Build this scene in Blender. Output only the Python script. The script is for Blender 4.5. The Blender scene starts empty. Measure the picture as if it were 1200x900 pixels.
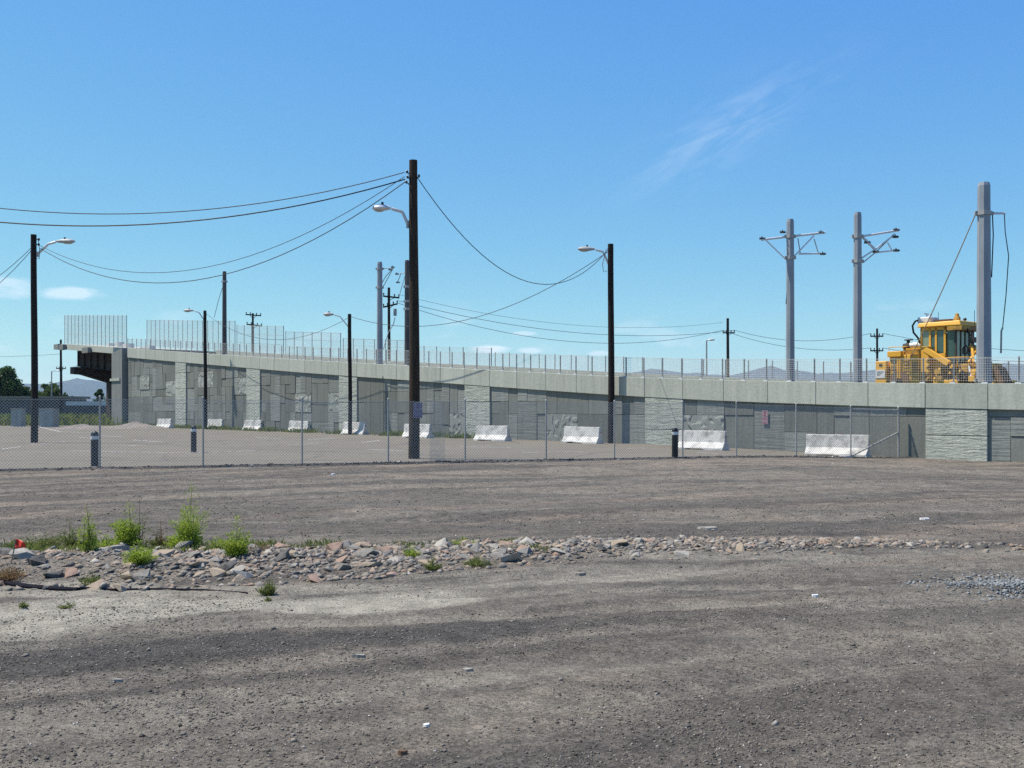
import bpy, bmesh, math, random
import numpy as np
from mathutils import Vector, Matrix
from mathutils import noise as mnoise
random.seed(7)
RNG = np.random.default_rng(7)
SC = bpy.context.scene
COL = SC.collection
R = math.radians
EYE = 1.75
FPX = 1213.0          # focal length in pixels of the 1200 px wide photograph
HZ = 478.0            # row of the horizon

# ------------------------------------------------------------------ camera
cam = bpy.data.cameras.new('camera')
cam.sensor_width = 36.0
cam.lens = 36.0 * FPX / 1200.0
cam.shift_y = (HZ - 450.0) / 1200.0
cam.clip_start = 0.1
cam.clip_end = 40000
camo = bpy.data.objects.new('camera', cam)
camo.location = (0, 0, EYE)
camo.rotation_euler = (R(90), 0, 0)
COL.objects.link(camo)
SC.camera = camo

# ------------------------------------------------------------------ sky and sun
SUN_EL = R(62)
SKYK = 6.4
SUN_TO = Vector((-1.0, 0.20, 0)).normalized()      # horizontal direction towards the sun
wd = bpy.data.worlds.new('World')
SC.world = wd
wd.use_nodes = True
wt = wd.node_tree
wt.nodes.clear()
def wn(t, **k):
    n = wt.nodes.new(t)
    for a, b in k.items():
        setattr(n, a, b)
    return n
def wmath(op, a, b=None, c=None):
    n = wn('ShaderNodeMath', operation=op)
    for i, v in enumerate((a, b, c)):
        if v is None: continue
        if isinstance(v, (int, float)): n.inputs[i].default_value = v
        else: wt.links.new(v, n.inputs[i])
    return n.outputs[0]
sky = wn('ShaderNodeTexSky', sky_type='NISHITA')
sky.sun_disc = False
sky.sun_elevation = SUN_EL
sky.sun_rotation = math.atan2(SUN_TO.x, SUN_TO.y)
sky.altitude = 3000
sky.air_density = 1.0
sky.dust_density = 0.0
sky.ozone_density = 6.0
tc = wn('ShaderNodeTexCoord')
sep = wn('ShaderNodeSeparateXYZ')
wt.links.new(tc.outputs['Generated'], sep.inputs[0])
# low fair-weather clouds all round the horizon
mp = wn('ShaderNodeMapping')
mp.inputs['Scale'].default_value = (1, 1, 3.2)
mp.inputs['Location'].default_value = (0.37, 0.0, 0.11)
wt.links.new(tc.outputs['Generated'], mp.inputs[0])
nz = wn('ShaderNodeTexNoise')
nz.inputs['Scale'].default_value = 11.0
nz.inputs['Detail'].default_value = 7
nz.inputs['Roughness'].default_value = 0.55
wt.links.new(mp.outputs[0], nz.inputs['Vector'])
r1 = wn('ShaderNodeMapRange', interpolation_type='SMOOTHSTEP')
r1.inputs[1].default_value = 0.565; r1.inputs[2].default_value = 0.68
wt.links.new(nz.outputs[0], r1.inputs[0])
lo = wn('ShaderNodeMapRange', interpolation_type='SMOOTHSTEP')
lo.inputs[1].default_value = 0.03; lo.inputs[2].default_value = 0.055
wt.links.new(sep.outputs[2], lo.inputs[0])
hi = wn('ShaderNodeMapRange', interpolation_type='SMOOTHSTEP')
hi.inputs[1].default_value = 0.075; hi.inputs[2].default_value = 0.062
hi.inputs[1].default_value = 0.062; hi.inputs[2].default_value = 0.115
wt.links.new(sep.outputs[2], hi.inputs[0])
cum = wmath('MULTIPLY', wmath('MULTIPLY', r1.outputs[0], lo.outputs[0]), wmath('SUBTRACT', 1.0, hi.outputs[0]))
cum = wmath('MULTIPLY', cum, 0.5)
# thin cirrus streak and a few small fair weather puffs
def dirpx(x, y): return Vector(((x - 600) / FPX, 1.0, (HZ - y) / FPX)).normalized()
def wvec(op, a, b):
    n = wn('ShaderNodeVectorMath', operation=op); wt.links.new(a, n.inputs[0]); n.inputs[1].default_value = b; return n
c0, c1 = dirpx(768, 192), dirpx(985, 70)
nn = c0.cross(c1).normalized(); tt_ = (c1 - c0).normalized()
dd = wvec('DOT_PRODUCT', tc.outputs['Generated'], nn).outputs['Value']
ta = wvec('DOT_PRODUCT', tc.outputs['Generated'], tt_).outputs['Value']
ya = sep.outputs[1]
t0 = c0.dot(tt_); t1 = c1.dot(tt_)
comb = wn('ShaderNodeCombineXYZ')
wt.links.new(wmath('MULTIPLY', ta, 9.0), comb.inputs[0]); wt.links.new(wmath('MULTIPLY', dd, 38.0), comb.inputs[1])
nz2 = wn('ShaderNodeTexNoise'); wt.links.new(comb.outputs[0], nz2.inputs['Vector'])
nz2.inputs['Scale'].default_value = 1.6; nz2.inputs['Detail'].default_value = 7; nz2.inputs['Roughness'].default_value = 0.6; nz2.inputs['Distortion'].default_value = 0.8
def gauss(v, c, w):
    q = wmath('DIVIDE', wmath('SUBTRACT', v, c), w); return wmath('EXPONENT', wmath('MULTIPLY', wmath('MULTIPLY', q, q), -1.0))
body = wmath('MULTIPLY', gauss(dd, 0.004, 0.026), gauss(ta, t0 * 0.62 + t1 * 0.38, 0.085))
body = wmath('MULTIPLY', body, wmath('GREATER_THAN', ya, 0.0))
r2 = wn('ShaderNodeMapRange', interpolation_type='SMOOTHSTEP'); r2.inputs[1].default_value = 0.36; r2.inputs[2].default_value = 0.72
wt.links.new(nz2.outputs[0], r2.inputs[0])
cir = wmath('MULTIPLY', wmath('MULTIPLY', body, r2.outputs[0]), 0.17)
fac = wmath('MAXIMUM', wmath('MULTIPLY', cum, 0.4), cir)
az = wmath('ARCTAN2', sep.outputs[0], sep.outputs[1]); el = wmath('ARCSINE', sep.outputs[2])
nz3 = wn('ShaderNodeTexNoise'); wt.links.new(mp.outputs[0], nz3.inputs['Vector']); nz3.inputs['Scale'].default_value = 34; nz3.inputs['Detail'].default_value = 6; nz3.inputs['Roughness'].default_value = 0.6
for (x, y, wx, wy, amp) in ((84, 344, 38, 9, 0.5), (8, 336, 34, 15, 0.4), (573, 409, 26, 6, 0.75), (622, 411, 18, 5, 0.55), (705, 414, 18, 4, 0.45), (614, 391, 18, 3.5, 0.4), (1180, 428, 40, 8, 0.3), (1075, 418, 40, 7, 0.25)):
    d = dirpx(x, y); a0 = math.atan2(d.x, d.y); e0 = math.asin(d.z)
    g2 = wmath('MULTIPLY', gauss(az, a0, wx / FPX), gauss(el, e0, wy / FPX))
    rr0 = wn('ShaderNodeMapRange', interpolation_type='SMOOTHSTEP'); rr0.inputs[1].default_value = 0.30; rr0.inputs[2].default_value = 0.78
    wt.links.new(wmath('MULTIPLY', g2, wmath('MULTIPLY_ADD', nz3.outputs[0], 1.7, 0.05)), rr0.inputs[0])
    fac = wmath('MAXIMUM', fac, wmath('MULTIPLY', rr0.outputs[0], amp))
mx = wn('ShaderNodeMixRGB')
mx.inputs[2].default_value = (7.4, 7.9, 8.4, 1)
wt.links.new(fac, mx.inputs[0])
# the camera's rendering of the blue: a tone curve per channel over the whole sky
ssep = wn('ShaderNodeSeparateColor'); wt.links.new(sky.outputs[0], ssep.inputs[0])
scomb = wn('ShaderNodeCombineColor')
for i, (g_, k_) in enumerate(((1.10, 1.76), (0.76, 1.45), (0.12, 0.97))):
    wt.links.new(wmath('MULTIPLY', wmath('POWER', wmath('MULTIPLY', ssep.outputs[i], 0.1), g_), k_ * SKYK), scomb.inputs[i])
wt.links.new(scomb.outputs[0], mx.inputs[1])
bg = wn('ShaderNodeBackground')
bg.inputs['Strength'].default_value = 0.1
wt.links.new(mx.outputs[0], bg.inputs[0])
wo = wn('ShaderNodeOutputWorld')
wt.links.new(bg.outputs[0], wo.inputs[0])

sun = bpy.data.lights.new('sun', 'SUN')
sun.energy = 5.0
sun.angle = R(0.53)
sun.color = (1.0, 0.925, 0.80)
suno = bpy.data.objects.new('sun', sun)
sdir = SUN_TO * math.cos(SUN_EL) + Vector((0, 0, math.sin(SUN_EL)))
suno.rotation_euler = (-sdir).to_track_quat('-Z', 'Y').to_euler()
suno.location = sdir * 60
COL.objects.link(suno)

SC.view_settings.view_transform = 'Standard'
SC.view_settings.look = 'None'
SC.view_settings.exposure = 0.55
SC.view_settings.gamma = 1.0
SC.view_settings.use_curve_mapping = False
SC.render.engine = 'CYCLES'
SC.cycles.use_denoising = False
SC.cycles.max_bounces = 6
SC.cycles.diffuse_bounces = 3
SC.cycles.volume_bounces = 0
SC.cycles.use_adaptive_sampling = False
SC.cycles.transparent_max_bounces = 12
SC.cycles.caustics_reflective = False
SC.cycles.caustics_refractive = False
SC.render.film_transparent = False

# ------------------------------------------------------------------ helpers
def px(x, y, Y):
    """world point seen at photograph position x, y at the distance Y"""
    return Vector(((x - 600) * Y / FPX, Y, EYE - (y - HZ) * Y / FPX))

def sstep(a, b, v):
    t = np.clip((np.asarray(v, float) - a) / (b - a), 0, 1)
    return t * t * (3 - 2 * t)

def vnoise(x, y, seed=0):
    x = np.asarray(x, float); y = np.asarray(y, float)
    xi = np.floor(x).astype(np.int64); yi = np.floor(y).astype(np.int64)
    fx = x - xi; fy = y - yi
    fx = fx * fx * (3 - 2 * fx); fy = fy * fy * (3 - 2 * fy)
    def h(a, b):
        n = (a * 374761393 + b * 668265263 + seed * 1274126177) & 0xffffffff
        n = ((n ^ (n >> 13)) * 1274126177) & 0xffffffff
        return ((n ^ (n >> 16)) & 0xffff) / 65535.0
    return ((h(xi, yi) * (1 - fx) + h(xi + 1, yi) * fx) * (1 - fy)
            + (h(xi, yi + 1) * (1 - fx) + h(xi + 1, yi + 1) * fx) * fy)

def fbm(x, y, seed=0, oct=4):
    s = 0; a = 0.5; t = 0
    for k in range(oct):
        s = s + a * vnoise(x * 2 ** k, y * 2 ** k, seed + k * 17); t += a; a *= 0.5
    return s / t

def tag(o, label=None, cat=None, group=None, kind=None):
    if label: o['label'] = label
    if cat: o['category'] = cat
    if group: o['group'] = group
    if kind: o['kind'] = kind
    return o

def empty(name, loc, rz=0.0):
    o = bpy.data.objects.new(name, None)
    o.location = loc
    o.rotation_euler = (0, 0, rz)
    o.empty_display_size = 0.2
    COL.objects.link(o)
    return o

def link(name, me, parent=None, loc=None):
    o = bpy.data.objects.new(name, me)
    COL.objects.link(o)
    if parent is not None: o.parent = parent
    if loc is not None: o.location = loc
    return o

class MB:
    def __init__(s):
        s.v = []; s.f = []; s.m = []
    def add(s, vs, fs, mi=0):
        b = len(s.v)
        s.v += [tuple(p) for p in vs]
        for f in fs:
            s.f.append(tuple(i + b for i in f)); s.m.append(mi)
        return s
    def hexa(s, p, mi=0):
        """eight corners: four below, four above, in the same order"""
        return s.add(p, [(3, 2, 1, 0), (4, 5, 6, 7), (0, 1, 5, 4), (1, 2, 6, 5), (2, 3, 7, 6), (3, 0, 4, 7)], mi)
    def box(s, x0, x1, y0, y1, z0, z1, mi=0, M=None):
        p = [Vector(q) for q in ((x0, y0, z0), (x1, y0, z0), (x1, y1, z0), (x0, y1, z0), (x0, y0, z1), (x1, y0, z1), (x1, y1, z1), (x0, y1, z1))]
        if M is not None: p = [M @ q for q in p]
        return s.hexa(p, mi)
    def bar(s, a, b, w, h, mi=0, up=(0, 0, 1)):
        a = Vector(a); b = Vector(b); d = (b - a).normalized()
        u = Vector(up)
        if abs(d.dot(u)) > 0.98: u = Vector((1, 0, 0))
        l = d.cross(u).normalized() * (w / 2); u = l.cross(d).normalized() * (h / 2)
        p = []
        for q in (a, b): p.append([q - l - u, q + l - u, q + l + u, q - l + u])
        return s.add(p[0] + p[1], [(3, 2, 1, 0), (4, 5, 6, 7), (0, 1, 5, 4), (1, 2, 6, 5), (2, 3, 7, 6), (3, 0, 4, 7)], mi)
    def tube(s, pts, r, n=8, mi=0, cap=True):
        pts = [Vector(p) for p in pts]
        rs = r if isinstance(r, (list, tuple)) else [r] * len(pts)
        b = len(s.v); ref = None
        for i, p in enumerate(pts):
            d = (pts[min(i + 1, len(pts) - 1)] - pts[max(i - 1, 0)]).normalized()
            if ref is None:
                ref = Vector((0, 0, 1)) if abs(d.z) < 0.9 else Vector((1, 0, 0))
            l = d.cross(ref).normalized(); u = l.cross(d).normalized(); ref = u
            for k in range(n):
                a = 2 * math.pi * (k + 0.5) / n
                s.v.append(tuple(p + (l * math.cos(a) + u * math.sin(a)) * rs[i]))
        for i in range(len(pts) - 1):
            for k in range(n):
                k2 = (k + 1) % n
                s.f.append((b + i * n + k, b + i * n + k2, b + (i + 1) * n + k2, b + (i + 1) * n + k)); s.m.append(mi)
        if cap:
            s.f.append(tuple(b + k for k in reversed(range(n)))); s.m.append(mi)
            s.f.append(tuple(b + (len(pts) - 1) * n + k for k in range(n))); s.m.append(mi)
        return s
    def lathe(s, prof, n=16, c=(0, 0, 0), mi=0):
        return s.tube([(c[0], c[1], c[2] + z) for r, z in prof], [max(r, 1e-4) for r, z in prof], n, mi)
    def ell(s, c, rx, ry, rz, M=None, nu=14, nv=8, mi=0):
        b = len(s.v)
        for j in range(nv + 1):
            t = math.pi * j / nv
            for i in range(nu):
                a = 2 * math.pi * i / nu
                q = Vector((rx * math.sin(t) * math.cos(a), ry * math.sin(t) * math.sin(a), rz * math.cos(t)))
                if M is not None: q = M @ q
                s.v.append(tuple(q + Vector(c)))
        for j in range(nv):
            for i in range(nu):
                i2 = (i + 1) % nu
                s.f.append((b + j * nu + i, b + (j + 1) * nu + i, b + (j + 1) * nu + i2, b + j * nu + i2)); s.m.append(mi)
        return s
    def mesh(s, name, mats, smooth=False):
        me = bpy.data.meshes.new(name)
        me.from_pydata(s.v, [], s.f)
        if not isinstance(mats, (list, tuple)): mats = [mats]
        for m in mats: me.materials.append(m)
        if len(mats) > 1: me.polygons.foreach_set('material_index', s.m)
        if smooth:
            me.polygons.foreach_set('use_smooth', [True] * len(me.polygons))
            me.set_sharp_from_angle(angle=R(40))
        me.update()
        return me
    def build(s, name, mats, parent=None, smooth=False, bevel=0, loc=None):
        o = link(name, s.mesh(name, mats, smooth), parent, loc)
        if bevel:
            b = o.modifiers.new('bevel', 'BEVEL'); b.width = bevel; b.segments = 2; b.limit_method = 'ANGLE'
        return o

def np_mesh(name, verts, faces, mats, smooth=False):
    """verts (n,3), faces (m,k) with one k"""
    me = bpy.data.meshes.new(name)
    verts = np.ascontiguousarray(verts, dtype=np.float32); faces = np.ascontiguousarray(faces, dtype=np.int32)
    m, k = faces.shape
    me.vertices.add(len(verts)); me.vertices.foreach_set('co', verts.ravel())
    me.loops.add(m * k); me.loops.foreach_set('vertex_index', faces.ravel())
    me.polygons.add(m)
    me.polygons.foreach_set('loop_start', np.arange(m, dtype=np.int32) * k)
    me.polygons.foreach_set('loop_total', np.full(m, k, dtype=np.int32))
    if smooth: me.polygons.foreach_set('use_smooth', np.ones(m, dtype=bool))
    for mt in (mats if isinstance(mats, (list, tuple)) else [mats]): me.materials.append(mt)
    me.update(calc_edges=True)
    me.validate()
    return me

def copy_tree(o, parent=None):
    c = o.copy(); COL.objects.link(c); c.parent = parent
    for ch in list(o.children): copy_tree(ch, c)
    return c

# ------------------------------------------------------------------ materials
ALB = 0.80             # one level for all surfaces, against the exposure above
class NT:
    def __init__(s, name):
        s.mat = bpy.data.materials.new(name); s.mat.use_nodes = True
        s.t = s.mat.node_tree
        s.b = s.t.nodes['Principled BSDF']
        s.geo = None
    def n(s, t, **k):
        q = s.t.nodes.new(t)
        for a, b in k.items(): setattr(q, a, b)
        return q
    def l(s, a, b): s.t.links.new(a, b)
    def pos(s):
        if s.geo is None: s.geo = s.n('ShaderNodeNewGeometry')
        return s.geo.outputs['Position']
    def coord(s, scale=(1, 1, 1), rot=(0, 0, 0), obj=False):
        m = s.n('ShaderNodeMapping')
        m.inputs['Scale'].default_value = scale; m.inputs['Rotation'].default_value = rot
        if obj:
            t = s.n('ShaderNodeTexCoord'); s.l(t.outputs['Object'], m.inputs[0])
        else: s.l(s.pos(), m.inputs[0])
        return m.outputs[0]
    def noise(s, vec, scale, detail=4, rough=0.6, dist=0.0, lo=0.3, hi=0.7):
        q = s.n('ShaderNodeTexNoise'); s.l(vec, q.inputs['Vector'])
        q.inputs['Scale'].default_value = scale; q.inputs['Detail'].default_value = detail
        q.inputs['Roughness'].default_value = rough; q.inputs['Distortion'].default_value = dist
        return s.rng(q.outputs[0], lo, hi)
    def rng(s, v, lo, hi, a=0.0, b=1.0):
        r = s.n('ShaderNodeMapRange'); s.l(v, r.inputs[0])
        r.inputs[1].default_value = lo; r.inputs[2].default_value = hi
        r.inputs[3].default_value = a; r.inputs[4].default_value = b
        return r.outputs[0]
    def mix(s, f, a, b, mode='MIX'):
        q = s.n('ShaderNodeMixRGB', blend_type=mode)
        for i, v in enumerate((f, a, b)):
            if isinstance(v, (int, float)): q.inputs[i].default_value = v
            elif isinstance(v, (tuple, list)): q.inputs[i].default_value = (*v[:3], 1)
            else: s.l(v, q.inputs[i])
        return q.outputs[0]
    def math(s, op, a, b):
        q = s.n('ShaderNodeMath', operation=op)
        for i, v in enumerate((a, b)):
            if isinstance(v, (int, float)): q.inputs[i].default_value = v
            else: s.l(v, q.inputs[i])
        return q.outputs[0]
    def bump(s, h, strength=0.5, dist=0.02, prev=None):
        q = s.n('ShaderNodeBump'); s.l(h, q.inputs['Height'])
        q.inputs['Strength'].default_value = strength; q.inputs['Distance'].default_value = dist
        if prev is not None: s.l(prev, q.inputs['Normal'])
        return q.outputs[0]
    def out(s, col=None, rough=0.85, normal=None, metal=0.0, spec=0.3):
        if col is not None:
            if isinstance(col, (tuple, list)): s.b.inputs['Base Color'].default_value = (*[c * ALB for c in col[:3]], 1)
            else: s.l(s.mix(1.0, col, (ALB, ALB, ALB), 'MULTIPLY'), s.b.inputs['Base Color'])
        if isinstance(rough, (int, float)): s.b.inputs['Roughness'].default_value = rough
        else: s.l(rough, s.b.inputs['Roughness'])
        s.b.inputs['Metallic'].default_value = metal
        s.b.inputs['Specular IOR Level'].default_value = spec
        if normal is not None: s.l(normal, s.b.inputs['Normal'])
        return s.mat

def plain(name, c1, c2, scale=3.0, rough=0.7, metal=0.0, spec=0.4, bump=0.0, stretch=(1, 1, 1), lo=0.35, hi=0.65, obj=True, detail=5):
    q = NT(name)
    v = q.coord(stretch, obj=obj)
    f = q.noise(v, scale, detail, 0.65, 0, lo, hi)
    nrm = q.bump(q.noise(v, scale * 8, 4), bump, 0.01) if bump else None
    return q.out(q.mix(f, c1, c2), rough, nrm, metal, spec)

def ground_material():
    q = NT('dirt and gravel')
    p = q.pos()
    at = q.n('ShaderNodeAttribute', attribute_name='dirt')
    sp = q.n('ShaderNodeSeparateColor'); q.l(at.outputs['Color'], sp.inputs[0])
    big = q.noise(p, 0.55, 5, 0.6, 0.6, 0.35, 0.65)
    mid = q.noise(p, 4.0, 6, 0.65, 0, 0.34, 0.66)
    fine = q.noise(p, 38.0, 5, 0.75, 0, 0.3, 0.7)
    grit = q.noise(p, 160.0, 3, 0.8, 0, 0.3, 0.7)
    base = q.mix(big, (0.196, 0.182, 0.152), (0.256, 0.238, 0.200))
    base = q.mix(sp.outputs[2], base, (0.296, 0.250, 0.200))         # pinkish brown dirt
    base = q.mix(sp.outputs[1], base, (0.100, 0.096, 0.088))         # dark crushed gravel
    base = q.mix(sp.outputs[0], base, (0.440, 0.420, 0.345))         # pale dried silt
    base = q.mix(q.math('MULTIPLY', at.outputs['Alpha'], 1.0), base, (0.15, 0.15, 0.075))  # grass strip far away
    v = q.mix(mid, (0.72, 0.72, 0.72), (1.22, 1.2, 1.18))
    base = q.mix(1.0, base, v, 'MULTIPLY')
    # single stones too small to build: dark and pale specks
    vor = q.n('ShaderNodeTexVoronoi'); q.l(p, vor.inputs['Vector']); vor.inputs['Scale'].default_value = 55
    sc2 = q.n('ShaderNodeSeparateColor'); q.l(vor.outputs['Color'], sc2.inputs[0])
    gr = q.mix(sc2.outputs[0], (0.55, 0.55, 0.56), (1.45, 1.42, 1.4))
    base = q.mix(q.math('SUBTRACT', 0.8, q.math('MULTIPLY', sp.outputs[0], 0.55)), base, q.mix(1.0, base, gr, 'MULTIPLY'))
    f2 = q.mix(fine, (0.66, 0.66, 0.66), (1.32, 1.32, 1.32))
    base = q.mix(0.8, base, q.mix(1.0, base, f2, 'MULTIPLY'))
    n1 = q.bump(mid, 0.5, 0.05)
    n2 = q.bump(fine, 0.75, 0.02, n1)
    n3 = q.bump(vor.outputs['Distance'], 0.6, 0.012, n2)
    n4 = q.bump(grit, 0.5, 0.006, n3)
    return q.out(base, 0.95, n4, 0, 0.15)

def asphalt_material():
    q = NT('worn asphalt')
    p = q.pos()
    big = q.noise(p, 0.16, 5, 0.6, 0.5, 0.35, 0.65)
    st = q.noise(q.coord((0.35, 1.6, 1), (0, 0, R(-12))), 0.8, 5, 0.6, 0, 0.35, 0.68)
    fine = q.noise(p, 14, 5, 0.7, 0, 0.3, 0.7)
    c = q.mix(big, (0.192, 0.172, 0.130), (0.238, 0.214, 0.166))
    c = q.mix(st, c, (0.215, 0.186, 0.145))
    c = q.mix(1.0, c, q.mix(fine, (0.8, 0.8, 0.8), (1.16, 1.16, 1.16)), 'MULTIPLY')
    oil = q.noise(p, 0.5, 4, 0.6, 0.4, 0.60, 0.72)
    c = q.mix(q.math('MULTIPLY', oil, 0.45), c, (0.10, 0.095, 0.09))
    vd = q.n('ShaderNodeVectorMath', operation='ADD'); q.l(p, vd.inputs[0])
    wob_ = q.n('ShaderNodeTexNoise'); q.l(p, wob_.inputs['Vector']); wob_.inputs['Scale'].default_value = 0.8; q.l(wob_.outputs['Color'], vd.inputs[1])
    cr = q.n('ShaderNodeTexVoronoi', feature='DISTANCE_TO_EDGE'); q.l(vd.outputs[0], cr.inputs['Vector']); cr.inputs['Scale'].default_value = 0.22
    c = q.mix(q.math('MULTIPLY', q.rng(cr.outputs['Distance'], 0.012, 0.002), 0.6), c, (0.09, 0.085, 0.08))
    return q.out(c, 0.92, q.bump(fine, 0.4, 0.01), 0, 0.2)

def concrete(name, c1, c2, kind='plain', rough=0.9, var=(0.84, 1.10)):
    q = NT(name)
    p = q.pos()
    ang = math.atan2(0.7631, -0.6463)              # along the wall
    w = q.coord((1, 1, 1), (0, 0, -ang))           # x = along the wall, z = up
    info = q.n('ShaderNodeObjectInfo')
    big = q.noise(p, 0.7, 5, 0.6, 0.3, 0.3, 0.7)
    fine = q.noise(p, 9, 5, 0.7, 0, 0.3, 0.7)
    run = q.noise(q.coord((2.2, 2.2, 0.18)), 2.0, 5, 0.6, 0, 0.42, 0.72)       # rain streaks
    c = q.mix(big, c1, c2)
    c = q.mix(q.math('MULTIPLY', run, 0.45), c, tuple(v * 0.62 for v in c1))
    c = q.mix(1.0, c, q.mix(info.outputs['Random'], (var[0],) * 3, (var[1],) * 3), 'MULTIPLY')
    c = q.mix(1.0, c, q.mix(fine, (0.88, 0.88, 0.88), (1.1, 1.1, 1.1)), 'MULTIPLY')
    nrm = None
    if kind == 'split':                            # rough split face in flat layers
        h1 = q.noise(q.coord((0.55, 0.55, 3.4)), 2.6, 6, 0.62, 0.4, 0.2, 0.8)
        h2 = q.noise(q.coord((1, 1, 2.5)), 14, 4, 0.6, 0, 0.3, 0.7)
        nrm = q.bump(h2, 0.5, 0.02, q.bump(h1, 0.8, 0.06))
        c = q.mix(1.0, c, q.mix(h1, (0.9, 0.9, 0.9), (1.08, 1.08, 1.08)), 'MULTIPLY')
    elif kind == 'rib':                            # fine upright ribs
        wv = q.n('ShaderNodeTexWave', bands_direction='X'); q.l(w, wv.inputs['Vector'])
        wv.inputs['Scale'].default_value = 5.5; wv.inputs['Distortion'].default_value = 2.5
        nrm = q.bump(fine, 0.4, 0.01, q.bump(wv.outputs[0], 0.5, 0.010))
    elif kind == 'layer':                          # broken horizontal board marks
        h1 = q.noise(q.coord((0.3, 0.3, 4.5)), 2.2, 5, 0.6, 0.2, 0.25, 0.75)
        nrm = q.bump(fine, 0.4, 0.01, q.bump(h1, 0.7, 0.025))
    elif kind == 'carved':                         # cast curling relief
        h1 = q.n('ShaderNodeTexWave', wave_type='RINGS'); q.l(w, h1.inputs['Vector'])
        h1.inputs['Scale'].default_value = 1.6; h1.inputs['Distortion'].default_value = 8
        h1.inputs['Detail'].default_value = 1.5; h1.inputs['Detail Scale'].default_value = 0.9
        nrm = q.bump(fine, 0.3, 0.01, q.bump(q.rng(h1.outputs[0], 0.25, 0.7), 0.9, 0.06))
    else:
        nrm = q.bump(fine, 0.35, 0.008)
    return q.out(c, rough, nrm, 0, 0.25)

def island_material(name, stops, rough=0.95, bump=0.5, grain=30):
    q = NT(name)
    g = q.n('ShaderNodeNewGeometry'); q.geo = g
    cr = q.n('ShaderNodeValToRGB'); e = cr.color_ramp.elements
    cr.color_ramp.interpolation = 'LINEAR'
    while len(e) < len(stops): e.new(0.5)
    for i, (a, c) in enumerate(stops):
        e[i].position = a; e[i].color = (*c, 1)
    q.l(g.outputs['Random Per Island'], cr.inputs[0])
    f = q.noise(q.pos(), grain, 4, 0.7)
    c = q.mix(1.0, cr.outputs[0], q.mix(f, (0.75, 0.75, 0.75), (1.2, 1.2, 1.2)), 'MULTIPLY')
    return q.out(c, rough, q.bump(f, bump, 0.01), 0, 0.15)

def object_random_material(name, stops, rough=0.9, grain=14):
    q = NT(name)
    g = q.n('ShaderNodeObjectInfo')
    cr = q.n('ShaderNodeValToRGB'); e = cr.color_ramp.elements
    while len(e) < len(stops): e.new(0.5)
    for i, (a, c) in enumerate(stops):
        e[i].position = a; e[i].color = (*c, 1)
    q.l(g.outputs['Random'], cr.inputs[0])
    f = q.noise(q.pos(), grain, 5, 0.7)
    c = q.mix(1.0, cr.outputs[0], q.mix(f, (0.72, 0.72, 0.72), (1.22, 1.22, 1.22)), 'MULTIPLY')
    return q.out(c, rough, q.bump(f, 0.6, 0.02), 0, 0.2)

def leaf_material(name, c1, c2):
    q = NT(name)
    g = q.n('ShaderNodeNewGeometry'); q.geo = g
    c = q.mix(g.outputs['Random Per Island'], c1, c2)
    m = q.out(c, 0.6, None, 0, 0.25)
    tr = q.n('ShaderNodeBsdfTranslucent'); q.l(c, tr.inputs[0])
    ms = q.n('ShaderNodeMixShader'); ms.inputs[0].default_value = 0.4
    q.l(q.b.outputs[0], ms.inputs[1]); q.l(tr.outputs[0], ms.inputs[2])
    q.l(ms.outputs[0], q.t.nodes['Material Output'].inputs[0])
    return m

M = {}
M['ground'] = ground_material()
M['asphalt'] = asphalt_material()
M['line'] = plain('worn line paint', (0.34, 0.32, 0.30), (0.74, 0.73, 0.70), 5, 0.8, spec=0.3, lo=0.40, hi=0.52, obj=False)
M['coping'] = concrete('smooth precast concrete', (0.475, 0.50, 0.43), (0.525, 0.54, 0.465), var=(0.94, 1.05))
M['pil'] = concrete('split face concrete', (0.46, 0.49, 0.43), (0.51, 0.535, 0.47), 'split', var=(0.93, 1.06))
M['pan_plain'] = concrete('plain panel concrete', (0.208, 0.220, 0.197), (0.250, 0.260, 0.232))
M['pan_rib'] = concrete('ribbed panel concrete', (0.188, 0.200, 0.179), (0.233, 0.243, 0.214), 'rib')
M['pan_layer'] = concrete('layered panel concrete', (0.255, 0.272, 0.250), (0.297, 0.312, 0.286), 'layer')
M['pan_carved'] = concrete('carved panel concrete', (0.31, 0.33, 0.30), (0.36, 0.375, 0.34), 'carved')
M['abut'] = concrete('abutment concrete', (0.25, 0.265, 0.25), (0.30, 0.31, 0.295))
M['fill'] = plain('joint shadow concrete', (0.10, 0.10, 0.10), (0.13, 0.13, 0.125), 1, 0.95, obj=False)
M['barrier'] = plain('whitewashed concrete', (0.40, 0.385, 0.35), (0.82, 0.80, 0.75), 2.6, 0.9, spec=0.2, bump=0.4, lo=0.34, hi=0.54, obj=False, detail=9)
M['weather'] = plain('weathering steel', (0.035, 0.022, 0.018), (0.06, 0.034, 0.025), 2, 0.8, spec=0.3, obj=False)
M['wood'] = plain('creosoted wood', (0.022, 0.015, 0.011), (0.10, 0.066, 0.042), 6, 0.85, spec=0.2, bump=0.7, stretch=(5, 5, 0.25), lo=0.35, hi=0.72)
M['wood_dark'] = plain('black creosoted wood', (0.010, 0.008, 0.008), (0.035, 0.026, 0.021), 6, 0.85, spec=0.2, bump=0.6, stretch=(5, 5, 0.25))
M['galv'] = plain('galvanised steel', (0.36, 0.36, 0.345), (0.46, 0.46, 0.44), 2.5, 0.55, 0.1, 0.4, stretch=(1, 1, 0.4))
M['pole_steel'] = plain('weathered pole steel', (0.25, 0.285, 0.32), (0.34, 0.375, 0.41), 2.0, 0.55, 0.0, 0.4, stretch=(1, 1, 0.3))
M['pole_dark'] = plain('dark weathered steel', (0.07, 0.066, 0.066), (0.12, 0.112, 0.11), 2.0, 0.65, 0.0, 0.3, stretch=(1, 1, 0.3))
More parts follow.
